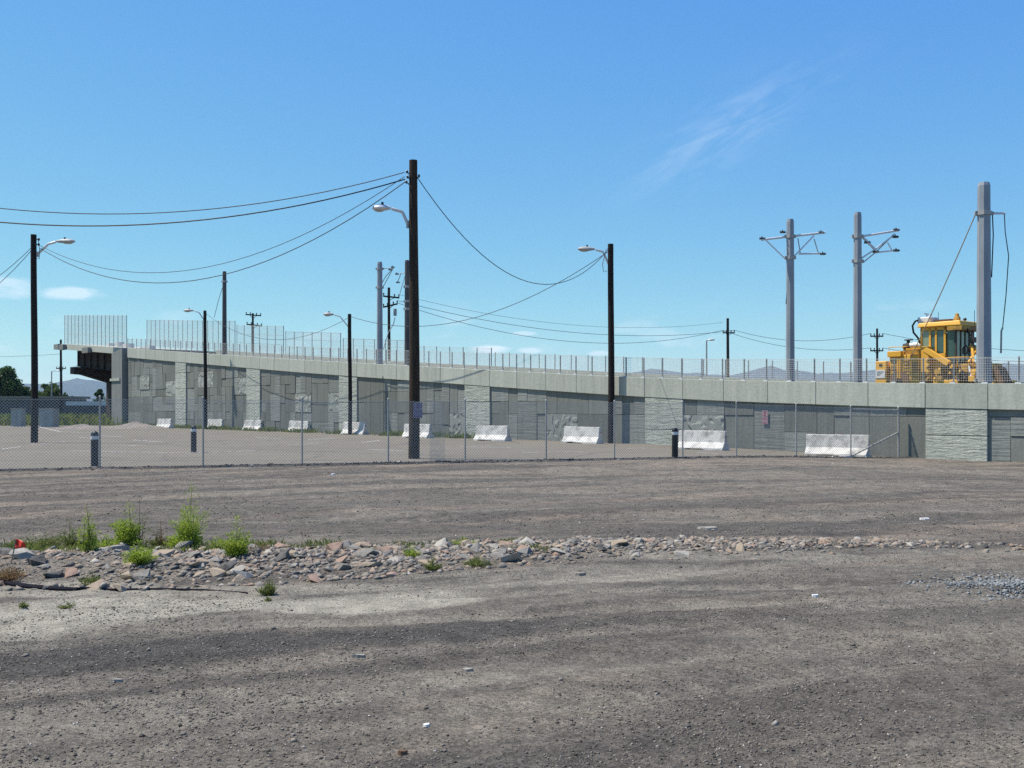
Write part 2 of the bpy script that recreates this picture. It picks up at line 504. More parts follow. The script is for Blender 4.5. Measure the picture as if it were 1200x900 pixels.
M['chain'] = plain('bright galvanised wire', (0.58, 0.56, 0.51), (0.70, 0.68, 0.62), 3, 0.7, 0.0, 0.3)
M['galv_dark'] = plain('grey painted steel', (0.17, 0.20, 0.215), (0.24, 0.27, 0.285), 3, 0.6, 0.1, 0.4)
M['galv_dull'] = plain('dull galvanised wire', (0.46, 0.46, 0.44), (0.58, 0.58, 0.55), 3, 0.7, 0.0, 0.3)
M['alu'] = plain('pale aluminium', (0.66, 0.67, 0.68), (0.78, 0.78, 0.78), 3, 0.45, 0.2, 0.5)
M['lamp_grey'] = plain('weathered lamp housing', (0.36, 0.37, 0.36), (0.50, 0.50, 0.48), 3, 0.6, 0.1, 0.4)
M['lens'] = plain('lamp lens', (0.45, 0.45, 0.40), (0.55, 0.55, 0.5), 3, 0.2, 0, 0.5)
M['cable'] = plain('black cable', (0.02, 0.02, 0.022), (0.035, 0.035, 0.04), 3, 0.7)
M['rope'] = plain('tan rope', (0.30, 0.24, 0.14), (0.40, 0.32, 0.2), 3, 0.9)
M['insul'] = plain('dark insulator', (0.04, 0.035, 0.035), (0.08, 0.06, 0.05), 3, 0.4)
M['black'] = plain('black paint', (0.012, 0.012, 0.015), (0.03, 0.03, 0.034), 4, 0.5)
M['white'] = plain('white paint', (0.68, 0.68, 0.66), (0.8, 0.8, 0.79), 3, 0.5)
M['hose'] = plain('black plastic hose', (0.010, 0.010, 0.016), (0.025, 0.025, 0.032), 4, 0.95, spec=0.08)
M['yellow'] = plain('construction yellow', (0.84, 0.42, 0.035), (0.92, 0.50, 0.06), 2.2, 0.5, spec=0.5, lo=0.3, hi=0.7, bump=0.1)
M['yellow_dirty'] = plain('greasy yellow', (0.26, 0.15, 0.04), (0.66, 0.38, 0.05), 5, 0.65, spec=0.4, lo=0.4, hi=0.62)
M['rust'] = plain('rusty brown iron', (0.10, 0.055, 0.03), (0.22, 0.13, 0.075), 6, 0.85)
M['grease'] = plain('dark oily metal', (0.018, 0.016, 0.015), (0.07, 0.055, 0.045), 6, 0.55)
M['rubber'] = plain('black rubber', (0.012, 0.012, 0.012), (0.03, 0.03, 0.03), 4, 0.7)
M['red'] = plain('sign red', (0.30, 0.05, 0.07), (0.36, 0.07, 0.09), 4, 0.5)
M['sign_white'] = plain('sign white', (0.42, 0.37, 0.42), (0.5, 0.45, 0.5), 4, 0.5)
M['sign_mauve'] = plain('faded mauve sign', (0.27, 0.23, 0.34), (0.34, 0.3, 0.4), 4, 0.5)
M['sign_ink'] = plain('faded purple sign ink', (0.10, 0.07, 0.16), (0.14, 0.1, 0.2), 4, 0.5)
M['flag'] = plain('red plastic film', (0.62, 0.03, 0.015), (0.75, 0.06, 0.03), 4, 0.5)
M['box_grey'] = plain('grey green cabinet paint', (0.27, 0.31, 0.30), (0.34, 0.38, 0.37), 3, 0.5)
M['shed'] = plain('dark corrugated shed', (0.045, 0.045, 0.05), (0.075, 0.075, 0.08), 1, 0.7)
M['timber'] = plain('grey weathered timber', (0.20, 0.17, 0.13), (0.36, 0.32, 0.26), 5, 0.9, stretch=(1, 6, 6))
M['paper'] = plain('white scrap', (0.75, 0.75, 0.74), (0.82, 0.82, 0.81), 4, 0.7)
M['stalk'] = plain('plant stalk', (0.10, 0.12, 0.03), (0.16, 0.16, 0.05), 8, 0.8)
M['dry_stalk'] = plain('dry stalk', (0.20, 0.12, 0.06), (0.30, 0.2, 0.1), 8, 0.9)
M['leaf'] = leaf_material('bright weed leaf', (0.22, 0.33, 0.03), (0.42, 0.50, 0.08))
M['leaf_olive'] = leaf_material('olive weed leaf', (0.11, 0.15, 0.03), (0.21, 0.24, 0.07))
M['leaf_dry'] = leaf_material('dry weed leaf', (0.17, 0.09, 0.05), (0.27, 0.20, 0.09))
M['leaf_tree'] = leaf_material('tree leaf', (0.028, 0.068, 0.016), (0.06, 0.115, 0.03))
M['leaf_tree_pale'] = leaf_material('pale tree leaf', (0.06, 0.105, 0.022), (0.105, 0.16, 0.04))
M['mound'] = plain('grey brown spoil', (0.20, 0.175, 0.15), (0.32, 0.28, 0.24), 2.5, 0.95, bump=0.8)
M['pale_stone'] = plain('pale stone', (0.29, 0.27, 0.23), (0.40, 0.375, 0.32), 6, 0.95, bump=0.6)
M['bark'] = plain('bark', (0.05, 0.04, 0.03), (0.10, 0.08, 0.06), 6, 0.9)
M['hill'] = plain('hill scrub', (0.045, 0.06, 0.055), (0.075, 0.085, 0.075), 0.004, 0.95, obj=False)
RK = []
for nm, c1, c2 in (('grey', (0.19, 0.18, 0.16), (0.30, 0.285, 0.255)), ('pale grey', (0.33, 0.31, 0.27), (0.45, 0.425, 0.37)), ('tan', (0.32, 0.26, 0.19), (0.42, 0.345, 0.26)), ('pinkish brown', (0.30, 0.205, 0.155), (0.40, 0.29, 0.225)), ('dark grey', (0.09, 0.087, 0.082), (0.17, 0.163, 0.15))):
    RK.append((nm, plain(nm + ' rock', c1, c2, 9, 0.95, spec=0.15, bump=0.6, obj=False)))
M['rock'] = object_random_material('broken rock', [(0.0, (0.17, 0.165, 0.16)), (0.3, (0.30, 0.29, 0.275)), (0.55, (0.38, 0.35, 0.31)), (0.75, (0.36, 0.26, 0.19)), (0.88, (0.42, 0.32, 0.28)), (1.0, (0.5, 0.48, 0.45))])
M['rubble'] = island_material('small rubble', [(0.0, (0.10, 0.095, 0.088)), (0.35, (0.22, 0.205, 0.18)), (0.65, (0.30, 0.265, 0.215)), (0.85, (0.31, 0.225, 0.165)), (1.0, (0.42, 0.39, 0.34))])
M['gravel'] = island_material('loose gravel', [(0.0, (0.055, 0.051, 0.047)), (0.35, (0.15, 0.138, 0.12)), (0.75, (0.23, 0.208, 0.175)), (0.93, (0.30, 0.27, 0.225)), (0.985, (0.38, 0.35, 0.31)), (1.0, (0.66, 0.63, 0.58))])
M['bluegravel'] = island_material('pale blue gravel', [(0.0, (0.09, 0.10, 0.105)), (0.5, (0.22, 0.235, 0.24)), (1.0, (0.36, 0.38, 0.38))])
gl = NT('tinted glass'); M['glass'] = gl.out((0.05, 0.11, 0.095), 0.08, None, 0, 0.8)
gl = NT('pale tinted glass'); M['glass_pale'] = gl.out((0.24, 0.32, 0.22), 0.12, None, 0, 0.8)

# ------------------------------------------------------------------ the lie of the land
FA = np.array([-11.5, 28.9]); FB = np.array([12.27, 37.5])          # the chain link fence line
FD = (FB - FA) / np.linalg.norm(FB - FA); FN = np.array([-FD[1], FD[0]])
W0 = np.array([15.09, 37.67]); WD = np.array([-0.6463, 0.7631]); WN = np.array([0.7631, 0.6463])
BERM = np.array([(-9.0, 11.6), (-5.5, 11.5), (-2.8, 11.6), (-0.8, 12.1), (0.6, 12.7), (2.2, 13.1), (4.3, 13.3), (7.5, 13.0)])

def base_g(x, y):
    x = np.asarray(x, float); y = np.asarray(y, float)
    s = sstep(17, 30, y)
    return s * (0.05 - 0.15 * sstep(7, 15, x) * (1 - sstep(44, 60, y)))

def berm_d(x, y):
    c = np.interp(x, BERM[:, 0], BERM[:, 1])
    w = np.interp(x, [-9, -5, -1, 1.2, 3, 5, 8], [1.3, 1.25, 0.95, 0.85, 0.7, 0.45, 0.3])
    return (y - c) / w

def ground_z(x, y):
    x = np.asarray(x, float); y = np.asarray(y, float)
    z = base_g(x, y)
    fd = (x - FA[0]) * FN[0] + (y - FA[1]) * FN[1]                    # >0 behind the fence
    m = sstep(-0.3, -1.6, fd)
    near = m * sstep(60, 30, np.abs(x)) 
    und = (fbm(x * 0.35, y * 0.5, 3, 3) - 0.5) * 0.10 + (fbm(x * 1.4, y * 1.9, 11, 4) - 0.5) * 0.045 + (fbm(x * 6, y * 6, 23, 3) - 0.5) * 0.020
    z = z + near * und
    b = berm_d(x, y)
    hgt = np.interp(x, [-9, -3, 0, 2, 5, 8], [0.10, 0.11, 0.07, 0.05, 0.03, 0.0])
    z = z + hgt * np.exp(-b * b * 1.4)
    # wheel ruts that run across the foreground
    for (ox, oy, sl, wd, dp) in ((0, 6.0, 0.42, 0.15, 0.018), (0, 7.75, 0.42, 0.15, 0.018), (0, 10.6, 0.36, 0.14, 0.02), (0, 4.6, 0.40, 0.13, 0.014), (0, 8.75, 0.23, 0.16, 0.028), (0, 9.75, 0.17, 0.14, 0.022), (0, 7.1, 0.12, 0.2, 0.02), (0, 16.5, -0.03, 0.5, 0.05)):
        t = (y - oy - sl * x + 0.25 * (fbm(x * 0.5, y * 0.1, 5, 2) - 0.5)) / wd
        z = z - near * dp * np.exp(-t * t) + near * dp * 0.5 * np.exp(-(t - 1.7) ** 2)
    # the graded ridge left under the fence
    z = z + 0.05 * np.exp(-((fd + 0.25) / 0.28) ** 2) * (0.4 + fbm(x * 1.6, y * 1.6, 31, 3)) * (np.abs(x) < 16)
    return z

def gz(x, y): return float(ground_z(x, y))
def bz(x, y): return float(base_g(x, y))

def on_ground(xp, yp):
    """ground point under a photograph position"""
    Y = FPX * EYE / (yp - HZ)
    for k in range(12):
        X = (xp - 600) * Y / FPX
        Y = FPX * (EYE - bz(X, Y)) / (yp - HZ)
    return Vector(((xp - 600) * Y / FPX, Y, bz((xp - 600) * Y / FPX, Y)))

def grow(a, b, n, first):
    """n steps from a to b, the first one small"""
    t = np.linspace(0, 1, n + 1)[1:]
    k = math.log(max(abs(b - a) / first, 2)) / 1.0
    return a + (b - a) * (np.exp(k * t) - 1) / (math.exp(k) - 1)

xs = np.concatenate([-grow(14, 9000, 30, 1.0)[::-1], np.arange(-14, 14.001, 0.065), grow(14, 9000, 30, 1.0)])
ys = np.concatenate([[-300, -60, -12, 0, 2, 3], np.arange(3.4, 16, 0.05), np.arange(16, 42, 0.16), grow(42, 9000, 40, 1.0)])
GX, GY = np.meshgrid(xs, ys)
GZ = ground_z(GX, GY)
nx, ny = len(xs), len(ys)
ii = np.arange(nx * ny).reshape(ny, nx)
fc = np.stack([ii[:-1, :-1], ii[:-1, 1:], ii[1:, 1:], ii[1:, :-1]], -1).reshape(-1, 4)
me = np_mesh('ground', np.stack([GX.ravel(), GY.ravel(), GZ.ravel()], 1), fc, M['ground'], True)
wob = (fbm(GX * 0.8, GY * 0.8, 41, 4) - 0.5)
silt = np.zeros_like(GX)
for (cx, cy, rx, ry, sl, a) in ((-3.6, 8.85, 1.8, 0.7, 0.14, 1.0), (-2.0, 9.15, 2.6, 0.36, 0.33, 1.0), (0.6, 10.4, 2.0, 0.3, 0.35, 0.5), (-4.4, 8.1, 1.3, 0.35, 0.2, 0.6), (-1.3, 9.2, 1.6, 0.45, 0.28, 1.0), (-4.6, 9.9, 1.6, 0.5, 0.0, 0.75), (-2.2, 10.0, 2.2, 0.35, 0.05, 0.55),
                            (0.4, 10.9, 2.4, 0.5, 0.15, 0.35), (2.6, 12.2, 1.6, 0.4, 0.05, 0.45), (5.4, 12.6, 1.4, 0.35, 0, 0.3), (-3.0, 12.9, 0.5, 0.2, 0, 0.8)):
    d = np.sqrt(((GX - cx) / rx) ** 2 + ((GY - cy - sl * (GX - cx)) / ry) ** 2)
    silt = np.maximum(silt, a * sstep(1.15, 0.55, d + wob * 1.5))
dark = np.zeros_like(GX)
for (cx, cy, rx, ry, sl, a) in ((-1.2, 7.75, 4.2, 0.5, 0.36, 0.95), (1.0, 8.3, 2.5, 0.6, 0.18, 0.7), (2.6, 6.3, 1.8, 0.9, 0.1, 0.6), (0, 15.2, 9, 0.8, -0.02, 0.6), (-2.0, 5.6, 2.0, 0.5, 0.1, 0.35),
                            (1.9, 10.2, 1.6, 0.25, 0.12, 0.6), (4.2, 14.4, 1.6, 0.35, 0, 0.9), (-2.4, 9.35, 1.5, 0.09, 0.36, 0.9), (0.5, 19, 12, 1.2, -0.03, 0.35), (4, 8.8, 2.0, 0.4, 0.2, 0.45)):
    d = np.sqrt(((GX - cx) / rx) ** 2 + ((GY - cy - sl * (GX - cx)) / ry) ** 2)
    dark = np.maximum(dark, a * sstep(1.25, 0.4, d + wob * 1.6))
dark = np.maximum(dark, 0.45 * sstep(0.5, 0.66, fbm(GX * 0.45 + 9, GY * 1.1, 61, 5)))
brown = sstep(0.48, 0.64, fbm(GX * 0.30, GY * 0.9, 53, 5)) * 0.75
brown = np.maximum(brown, 0.35 * sstep(15, 22, GY) * sstep(0.35, 0.7, fbm(GX * 0.15, GY * 0.7, 71, 4)))
brown = np.maximum(brown, 1.0 * sstep(1.2, 0.5, np.sqrt(((GX + 4.6) / 1.3) ** 2 + ((GY - 11.6) / 0.7) ** 2) + wob))
brown = np.maximum(brown, 1.0 * sstep(1.2, 0.4, np.sqrt(((GX - 4.1) / 0.8) ** 2 + ((GY - 16.5) / 0.45) ** 2) + wob))
sweep = GY - 0.45 * GX + 0.010 * GX * GX
along = GX + 0.45 * GY
bend = 0.5 * (fbm(along * 0.25, sweep * 0.3, 88, 3) - 0.5)
swn = fbm(along * 0.10 + 4, (sweep + bend) * 0.9, 91, 5) + 0.3 * (fbm(along * 0.4, (sweep + bend) * 5.0, 95, 3) - 0.5)
swd = fbm(along * 0.09 + 14, (sweep + bend) * 1.0, 97, 5) + 0.4 * (fbm(along * 0.5, (sweep + bend) * 6.0, 99, 3) - 0.5)
dark = np.maximum(dark, 0.7 * sstep(0.49, 0.66, swd))
brown = np.maximum(brown * 0.5, 0.85 * sstep(0.50, 0.68, swn))
silt = np.maximum(silt, 0.28 * sstep(0.56, 0.74, fbm(along * 0.12 + 31, (sweep + bend) * 1.4, 103, 4)) * sstep(3, 6, GY) * sstep(16, 12, GY))
for (oy, sl, wd_, k_) in ((6.0, 0.42, 0.14, 0.30), (7.75, 0.42, 0.14, 0.30), (10.6, 0.36, 0.14, 0.35), (8.75, 0.23, 0.15, 0.35), (9.75, 0.17, 0.13, 0.3), (4.6, 0.40, 0.12, 0.2)):
    t_ = (GY - oy - sl * GX + 0.25 * (fbm(GX * 0.5, GY * 0.1, 5, 2) - 0.5)) / wd_
    tread = 0.6 + 0.4 * np.sin(GX * 31 + 6 * np.abs(t_)) if oy in (6.0, 7.75) else 1.0
    on = sstep(1.25, 0.75, np.abs(t_) + 0.5 * (fbm(GX * 3, GY * 3, 117, 3) - 0.5)) * tread * sstep(0.30, 0.55, fbm(GX * 0.6 + oy, GY * 0.6, 111, 3)) * (GY < 15)
    silt = np.maximum(silt, 0.8 * k_ * on); dark = dark * (1 - 0.4 * on)
    dark = np.maximum(dark, 0.25 * np.exp(-(t_ - 1.9) ** 2 * 1.5) * sstep(0.4, 0.6, fbm(GX * 0.8 + oy, GY * 0.8, 113, 3)) * (GY < 15))
grass = np.maximum(sstep(84, 100, GY + wob * 30), sstep(30, 45, -GX) * sstep(60, 80, GY))
at = me.color_attributes.new('dirt', 'FLOAT_COLOR', 'POINT')
at.data.foreach_set('color', np.stack([silt.ravel(), dark.ravel(), brown.ravel(), grass.ravel()], 1).astype(np.float32).ravel())
tag(link('ground', me), kind='structure')

# the worn parking lot between the chain link fence and the ramp wall
S = np.linspace(0, 1, 90); T = np.linspace(0, 1, 60)
N0 = np.array([-47.0, FA[1] + (FD[1] / FD[0]) * (-47.0 - FA[0])]); N1 = np.array([14.2, 38.2])
near = N0[None] + (N1 - N0)[None] * S[:, None] + FN[None] * 0.45
fx = np.interp(S, [0, 0.3, 1], [-92, -37.2, 14.2]); fy = np.interp(S, [0, 0.3, 1], [98.5, 98.8, 38.75])
far = np.stack([fx, fy], 1)
LP = near[:, None] * (1 - T)[None, :, None] + far[:, None] * T[None, :, None]
LZ = base_g(LP[..., 0], LP[..., 1]) + 0.014
ii = np.arange(90 * 60).reshape(90, 60)
fc = np.stack([ii[:-1, :-1], ii[1:, :-1], ii[1:, 1:], ii[:-1, 1:]], -1).reshape(-1, 4)
lot = link('parking_lot', np_mesh('parking_lot', np.concatenate([LP.reshape(-1, 2), LZ.reshape(-1, 1)], 1), fc, M['asphalt'], True))
tag(lot, kind='structure')
for (x0, y0, x1, y1) in ((84, 529, 224, 531.5), (2, 527, 24, 524), (36, 521.5, 60, 520.5), (55, 519, 78, 518), (93, 513, 107, 514), (118, 511, 145, 512.5), (155, 516, 190, 518.5),
                         (138, 522, 165, 523), (230, 531, 300, 529), (338, 521.5, 378, 519.5), (360, 516, 392, 514), (300, 513, 330, 514.5), (0, 499.5, 44, 500), (46, 500.5, 70, 506),
                         (70, 506, 110, 508), (424, 519, 445, 516.5), (430, 527, 475, 529), (540, 524, 600, 525), (612, 531, 690, 530), (735, 526, 768, 526), (816, 531, 842, 532)):
    a = on_ground(x0, y0); b = on_ground(x1, y1)
    m = MB(); n = 6; d = (b - a).normalized(); l = Vector((-d.y, d.x, 0)) * 0.06
    for k in range(n):
        p = a.lerp(b, k / n); q = a.lerp(b, (k + 1) / n)
        for w in (p, q): w.z = bz(w.x, w.y) + 0.020
        m.add([p - l, q - l, q + l, p + l], [(0, 1, 2, 3)])
    m.build('parking_line', M['line'], lot)

# far hills
hx = np.linspace(-5200, 5200, 420)
hp = 600 + hx * FPX / 6000
prof = np.interp(hp, [-500, -200, 0, 30, 60, 90, 120, 150, 200, 420, 640, 730, 765, 790, 830, 870, 890, 905, 925, 960, 1000, 1040, 1090, 1150, 1200, 1500, 1700],
                 [452, 447, 449, 447, 446, 442, 446, 452, 455, 450, 446, 436, 429, 432, 437, 436, 430, 427, 430, 435, 433, 429, 427, 424, 423, 440, 450])
hz = (HZ - prof - 2.5) * 6000 / FPX + EYE + (fbm(hx * 0.012, hx * 0, 5, 4) - 0.5) * 26
rows = []
for yy, k in ((5000, -0.02), (5400, 0.45), (5750, 0.78), (6000, 1.0), (6500, 0.7), (6900, -0.02)):
    rows.append(np.stack([hx, np.full_like(hx, yy), np.where(k < 0, -3.0, hz * k + (fbm(hx * 0.01 + yy, hx * 0 + yy, 9, 4) - 0.5) * 40 * (0 < k < 1))], 1))
V = np.concatenate(rows); ii = np.arange(len(V)).reshape(6, 420)
fc = np.stack([ii[:-1, :-1], ii[:-1, 1:], ii[1:, 1:], ii[1:, :-1]], -1).reshape(-1, 4)
tag(link('hills', np_mesh('hills', V, fc, M['hill'], True)), kind='structure')

# ------------------------------------------------------------------ the ramp wall
U_ = np.array([-40, -16, -3.4, -0.5, 4.5, 12.5, 23.2, 34.0, 45.8, 62.5, 79.9, 101.0])
Z_ = np.array([2.2, 2.42, 2.56, 2.63, 2.77, 3.07, 3.70, 4.38, 5.10, 6.24, 7.45, 8.90])
uu = np.linspace(-40, 101, 600)
zz = np.convolve(np.pad(np.interp(uu, U_, Z_), 20, mode='reflect', reflect_type='odd'), np.ones(41) / 41, 'valid')
def top(u): return float(np.interp(u, uu, zz))
def W(u, p, z):
    """point u metres along the wall, p metres behind its face"""
    return Vector((W0[0] + WD[0] * u + WN[0] * p, W0[1] + WD[1] * u + WN[1] * p, z))
def wbox(m, u0, u1, p0, p1, z0a, z0b, z1a, z1b, mi=0):
    """box whose bottom and top run from a at u0 to b at u1"""
    m.hexa([W(u1, p0, z0b), W(u0, p0, z0a), W(u0, p1, z0a), W(u1, p1, z0b), W(u1, p0, z1b), W(u0, p0, z1a), W(u0, p1, z1a), W(u1, p1, z1b)], mi)

SP = 13.7; PW = 2.25; CP = SP / 6
wall = empty('ramp_retaining_wall', W(30, 0, 0))
tag(wall, 'long grey panelled concrete retaining wall of the climbing bridge ramp', 'retaining wall')
INV = None
def wall_part(m, name, mat, parent=wall, **k):
    o = m.build(name, mat, None, **k)
    return o
def under(o, p):
    """keep an object's place while making it a part of p"""
    o.parent = p
    o.matrix_parent_inverse = Matrix.Translation(-p.location)
    return o
# earth fill and back wall
m = MB()
us = np.linspace(-18, 80.5, 60)
for a, b in zip(us[:-1], us[1:]):
    wbox(m, a, b, 0.10, 10.6, -0.6, -0.6, top(a) - 0.55, top(b) - 0.55)
under(m.build('earth_fill', M['fill']), wall)
# coping
k = -8
while True:
    u0 = k * CP; u1 = u0 + CP
    if u1 > 80.4: break
    m = MB(); g = 0.012; u0 += g; u1 -= g
    j = random.uniform(-0.006, 0.006)
    wbox(m, u0, u1, -0.105 + j, 0.28, top(u0) - 0.90, top(u1) - 0.90, top(u0), top(u1))
    under(m.build('coping_panel', M['coping'], bevel=0.012), wall)
    k += 1
# pilasters
for n in range(-1, 6):
    u1 = n * SP; u0 = u1 - PW
    pil = empty('pilaster', W(u1 - PW / 2, 0, 0)); under(pil, wall)
    z = -0.56; c = 0
    while True:
        z2 = 0.77 + 1.33 * c
        t0, t1 = top(u0) - 0.915, top(u1) - 0.915
        last = z2 > min(t0, t1) - 0.25
        m = MB(); j = random.uniform(-0.006, 0.006)
        if last: wbox(m, u0, u1, -0.085 + j, 0.10, z, z, t0, t1)
        else: wbox(m, u0, u1, -0.085 + j, 0.10, z, z, z2 - 0.02, z2 - 0.02)
        o = m.build('block', M['pil'], bevel=0.02)
        o.parent = pil; o.matrix_parent_inverse = (Matrix.Translation(-wall.location) @ Matrix.Identity(4)).inverted() @ Matrix.Translation(-wall.location)
        o.matrix_parent_inverse = Matrix.Translation(-pil.location)
        if last: break
        z = z2; c += 1
# wall panels: pieces of several sizes fitted together on a grid
CW = (SP - PW) / 15; RH = 1.33 / 2
carved_px = [(163, 440, 174, 459), (196, 448, 206, 467), (234, 435, 248, 455), (277, 443, 291, 464), (344, 462, 362, 486), (384, 461, 401, 486), (523, 486, 545, 512), (645, 486, 680, 518), (806, 486, 851, 527)]
def u_of(xp): return (5448.0 / (xp + 427) - 3.601) * SP
def z_of(xp, yp): return EYE + (HZ - yp) / (0.02128 * (xp + 427))
kinds = ['pan_plain', 'pan_rib', 'pan_plain', 'pan_layer', 'pan_rib', 'pan_layer']
for n in range(-2, 6):
    U0 = n * SP
    if n == 5: ncol = int((80.0 - U0) / CW)
    else: ncol = 15
    nrow = int((top(U0 + ncol * CW) - 0.2 - 0.105) / RH) + 1
    occ = np.zeros((ncol, nrow), bool)
    pieces = []
    for (xa, ya, xb, yb) in carved_px:
        ua, ub = u_of(xb), u_of(xa)
        if ua < U0 - 0.4 or ub > U0 + ncol * CW + 0.4: continue
        c0 = max(0, round((ua - U0) / CW)); c1 = min(ncol, max(c0 + 1, round((ub - U0) / CW)))
        r0 = max(0, round((z_of((xa + xb) / 2, yb) - 0.105) / RH)); r1 = min(nrow, max(r0 + 1, round((z_of((xa + xb) / 2, ya) - 0.105) / RH)))
        if occ[c0:c1, r0:r1].any(): continue
        occ[c0:c1, r0:r1] = True; pieces.append((c0, c1, r0, r1, 'pan_carved'))
    for r in range(nrow):
        for c in range(ncol):
            if occ[c, r]: continue
            opts = [(2, 2), (2, 3), (1, 2), (1, 3), (2, 1), (3, 2), (2, 2), (1, 2), (3, 1), (1, 1)]
            random.shuffle(opts)
            for (w, h) in opts:
                if c + w <= ncol and r + h <= nrow and not occ[c:c + w, r:r + h].any(): break
            else: w = h = 1
            occ[c:c + w, r:r + h] = True
            pieces.append((c, c + w, r, r + h, random.choice(kinds if n >= 2 else ['pan_layer', 'pan_plain', 'pan_layer', 'pan_plain', 'pan_layer', 'pan_rib'])))
    for (c0, c1, r0, r1, kd) in pieces:
        u0 = U0 + c0 * CW + 0.010; u1 = U0 + c1 * CW - 0.010
        z0 = 0.105 + r0 * RH + 0.010 if r0 else -0.55
        z1 = 0.105 + r1 * RH - 0.010
        za = min(z1, top(u0) - 0.30); zb = min(z1, top(u1) - 0.30)
        if za < z0 + 0.1: continue
        j = random.uniform(-0.022, 0.022) - (0.02 if kd == 'pan_carved' else 0)
        m = MB(); wbox(m, u0, u1, j, 0.11, z0, z0, za, zb)
        under(m.build('wall_panel', M[kd], bevel=0.008), wall)
# deck of the ramp and its far edge
m = MB()
for a, b in zip(us[:-1], us[1:]):
    wbox(m, a, b, 9.0, 9.4, top(a) - 0.55, top(b) - 0.55, top(a) + 0.12, top(b) + 0.12)
under(m.build('far_parapet', M['coping']), wall)
for p in (2.3, 3.735, 6.6, 8.035):
    m = MB()
    for a, b in zip(us[:-1], us[1:]):
        wbox(m, a, b, p, p + 0.07, top(a) - 0.55, top(b) - 0.55, top(a) - 0.36, top(b) - 0.36)
    under(m.build('track_rail', M['rust']), wall)

# ------------------------------------------------------------------ bridge span, abutment and pier
br = empty('unfinished_bridge_span', W(88, 0, 0))
tag(br, 'unfinished bridge span on dark rusty steel girders ending in the air', 'bridge')
def bpart(m, name, mat, **k): return under(m.build(name, mat, **k), br)
m = MB()
wbox(m, 80.45, 83.3, -0.42, 10.6, -0.6, -0.6, top(80.45) - 0.02, top(83.3) - 0.65)
ab = bpart(m, 'abutment', M['abut'], bevel=0.02)
m = MB(); wbox(m, 80.9, 83.5, -0.52, -0.425, 4.35, 4.35, 4.6, 4.6); o = m.build('ledge', M['coping']); o.parent = ab; o.matrix_parent_inverse = Matrix.Translation(-br.location).inverted() @ Matrix.Translation(-br.location)
m = MB()
for a, b in zip(np.linspace(83.35, 99.6, 9)[:-1], np.linspace(83.35, 99.6, 9)[1:]):
    wbox(m, a, b, -0.25, 9.5, top(a) - 0.62, top(b) - 0.62, top(a) - 0.02, top(b) - 0.02)
bpart(m, 'deck_slab', M['coping'])
for p in (1.35, 3.8, 6.2, 8.5):
    m = MB(); a, b = 83.32, 98.9
    ta, tb = top(a) - 0.63, top(b) - 0.63
    wbox(m, a, b, p - 0.012, p + 0.012, ta - 1.75, tb - 1.75, ta - 0.03, tb - 0.03)
    wbox(m, a, b, p - 0.3, p + 0.3, ta - 1.80, tb - 1.80, ta - 1.752, tb - 1.752)
    wbox(m, a, b, p - 0.25, p + 0.25, ta - 0.028, tb - 0.028, ta, tb)
    for q in np.linspace(a + 0.6, b - 0.4, 8):
        t = top(q) - 0.63
        wbox(m, q, q + 0.02, p - 0.2, p - 0.013, t - 1.748, t - 1.748, t - 0.03, t - 0.03)
    bpart(m, 'girder', M['weather'])
m = MB()
u0, u1 = 96.6, 97.9; zt = top(97.2) - 0.63 - 1.83
def capz(p): return zt - (0.75 + 1.25 * max(0, 1 - abs(p - 5.2) / 4.2) if abs(p - 5.2) < 4.2 else 0.75)
ps = [0.2, 1.2, 4.4, 6.2, 9.4, 10.2]
for a, b in zip(ps[:-1], ps[1:]):
    za, zb = capz(a) if a > 0.2 else zt - 0.75, capz(b)
    m.hexa([W(u1, a, za), W(u0, a, za), W(u0, b, zb), W(u1, b, zb), W(u1, a, zt), W(u0, a, zt), W(u0, b, zt), W(u1, b, zt)])
bpart(m, 'pier_cap', M['weather'])
m = MB(); wbox(m, 96.5, 98.0, 4.1, 6.3, -0.4, -0.4, zt - 1.7, zt - 1.7); bpart(m, 'pier_column', M['weather'])  # dark girder colour on the column paints in the shade under the deck
m = MB(); m.tube([W(84.0, 0.5, -0.2), W(84.0, 0.5, top(84) - 0.7)], 0.16, 10); bpart(m, 'drain_pipe', M['galv'])
for (u, p, z) in ((99.65, -0.2, -0.6), (97.6, -0.30, -0.62), (89.5, -0.32, -0.72)):
    m = MB(); wbox(m, u, u + (1.5 if u > 90 else 1.8), p - 0.35, p + 0.02, top(u) + z, top(u) + z, top(u) + z + 0.55, top(u) + z + 0.55); bpart(m, 'edge_bracket', M['abut'])
for (u, p, w, h) in ((91, 3, 1.2, 0.5), (86.5, 2.4, 2.0, 0.42), (94.5, 3.2, 0.8, 0.3), (82.4, 3.0, 2.6, 0.3)):
    m = MB(); wbox(m, u, u + w, p, p + 0.6, top(u) - 0.02, top(u) - 0.02, top(u) + h, top(u) + h)
    bpart(m, 'deck_form', M['alu'])

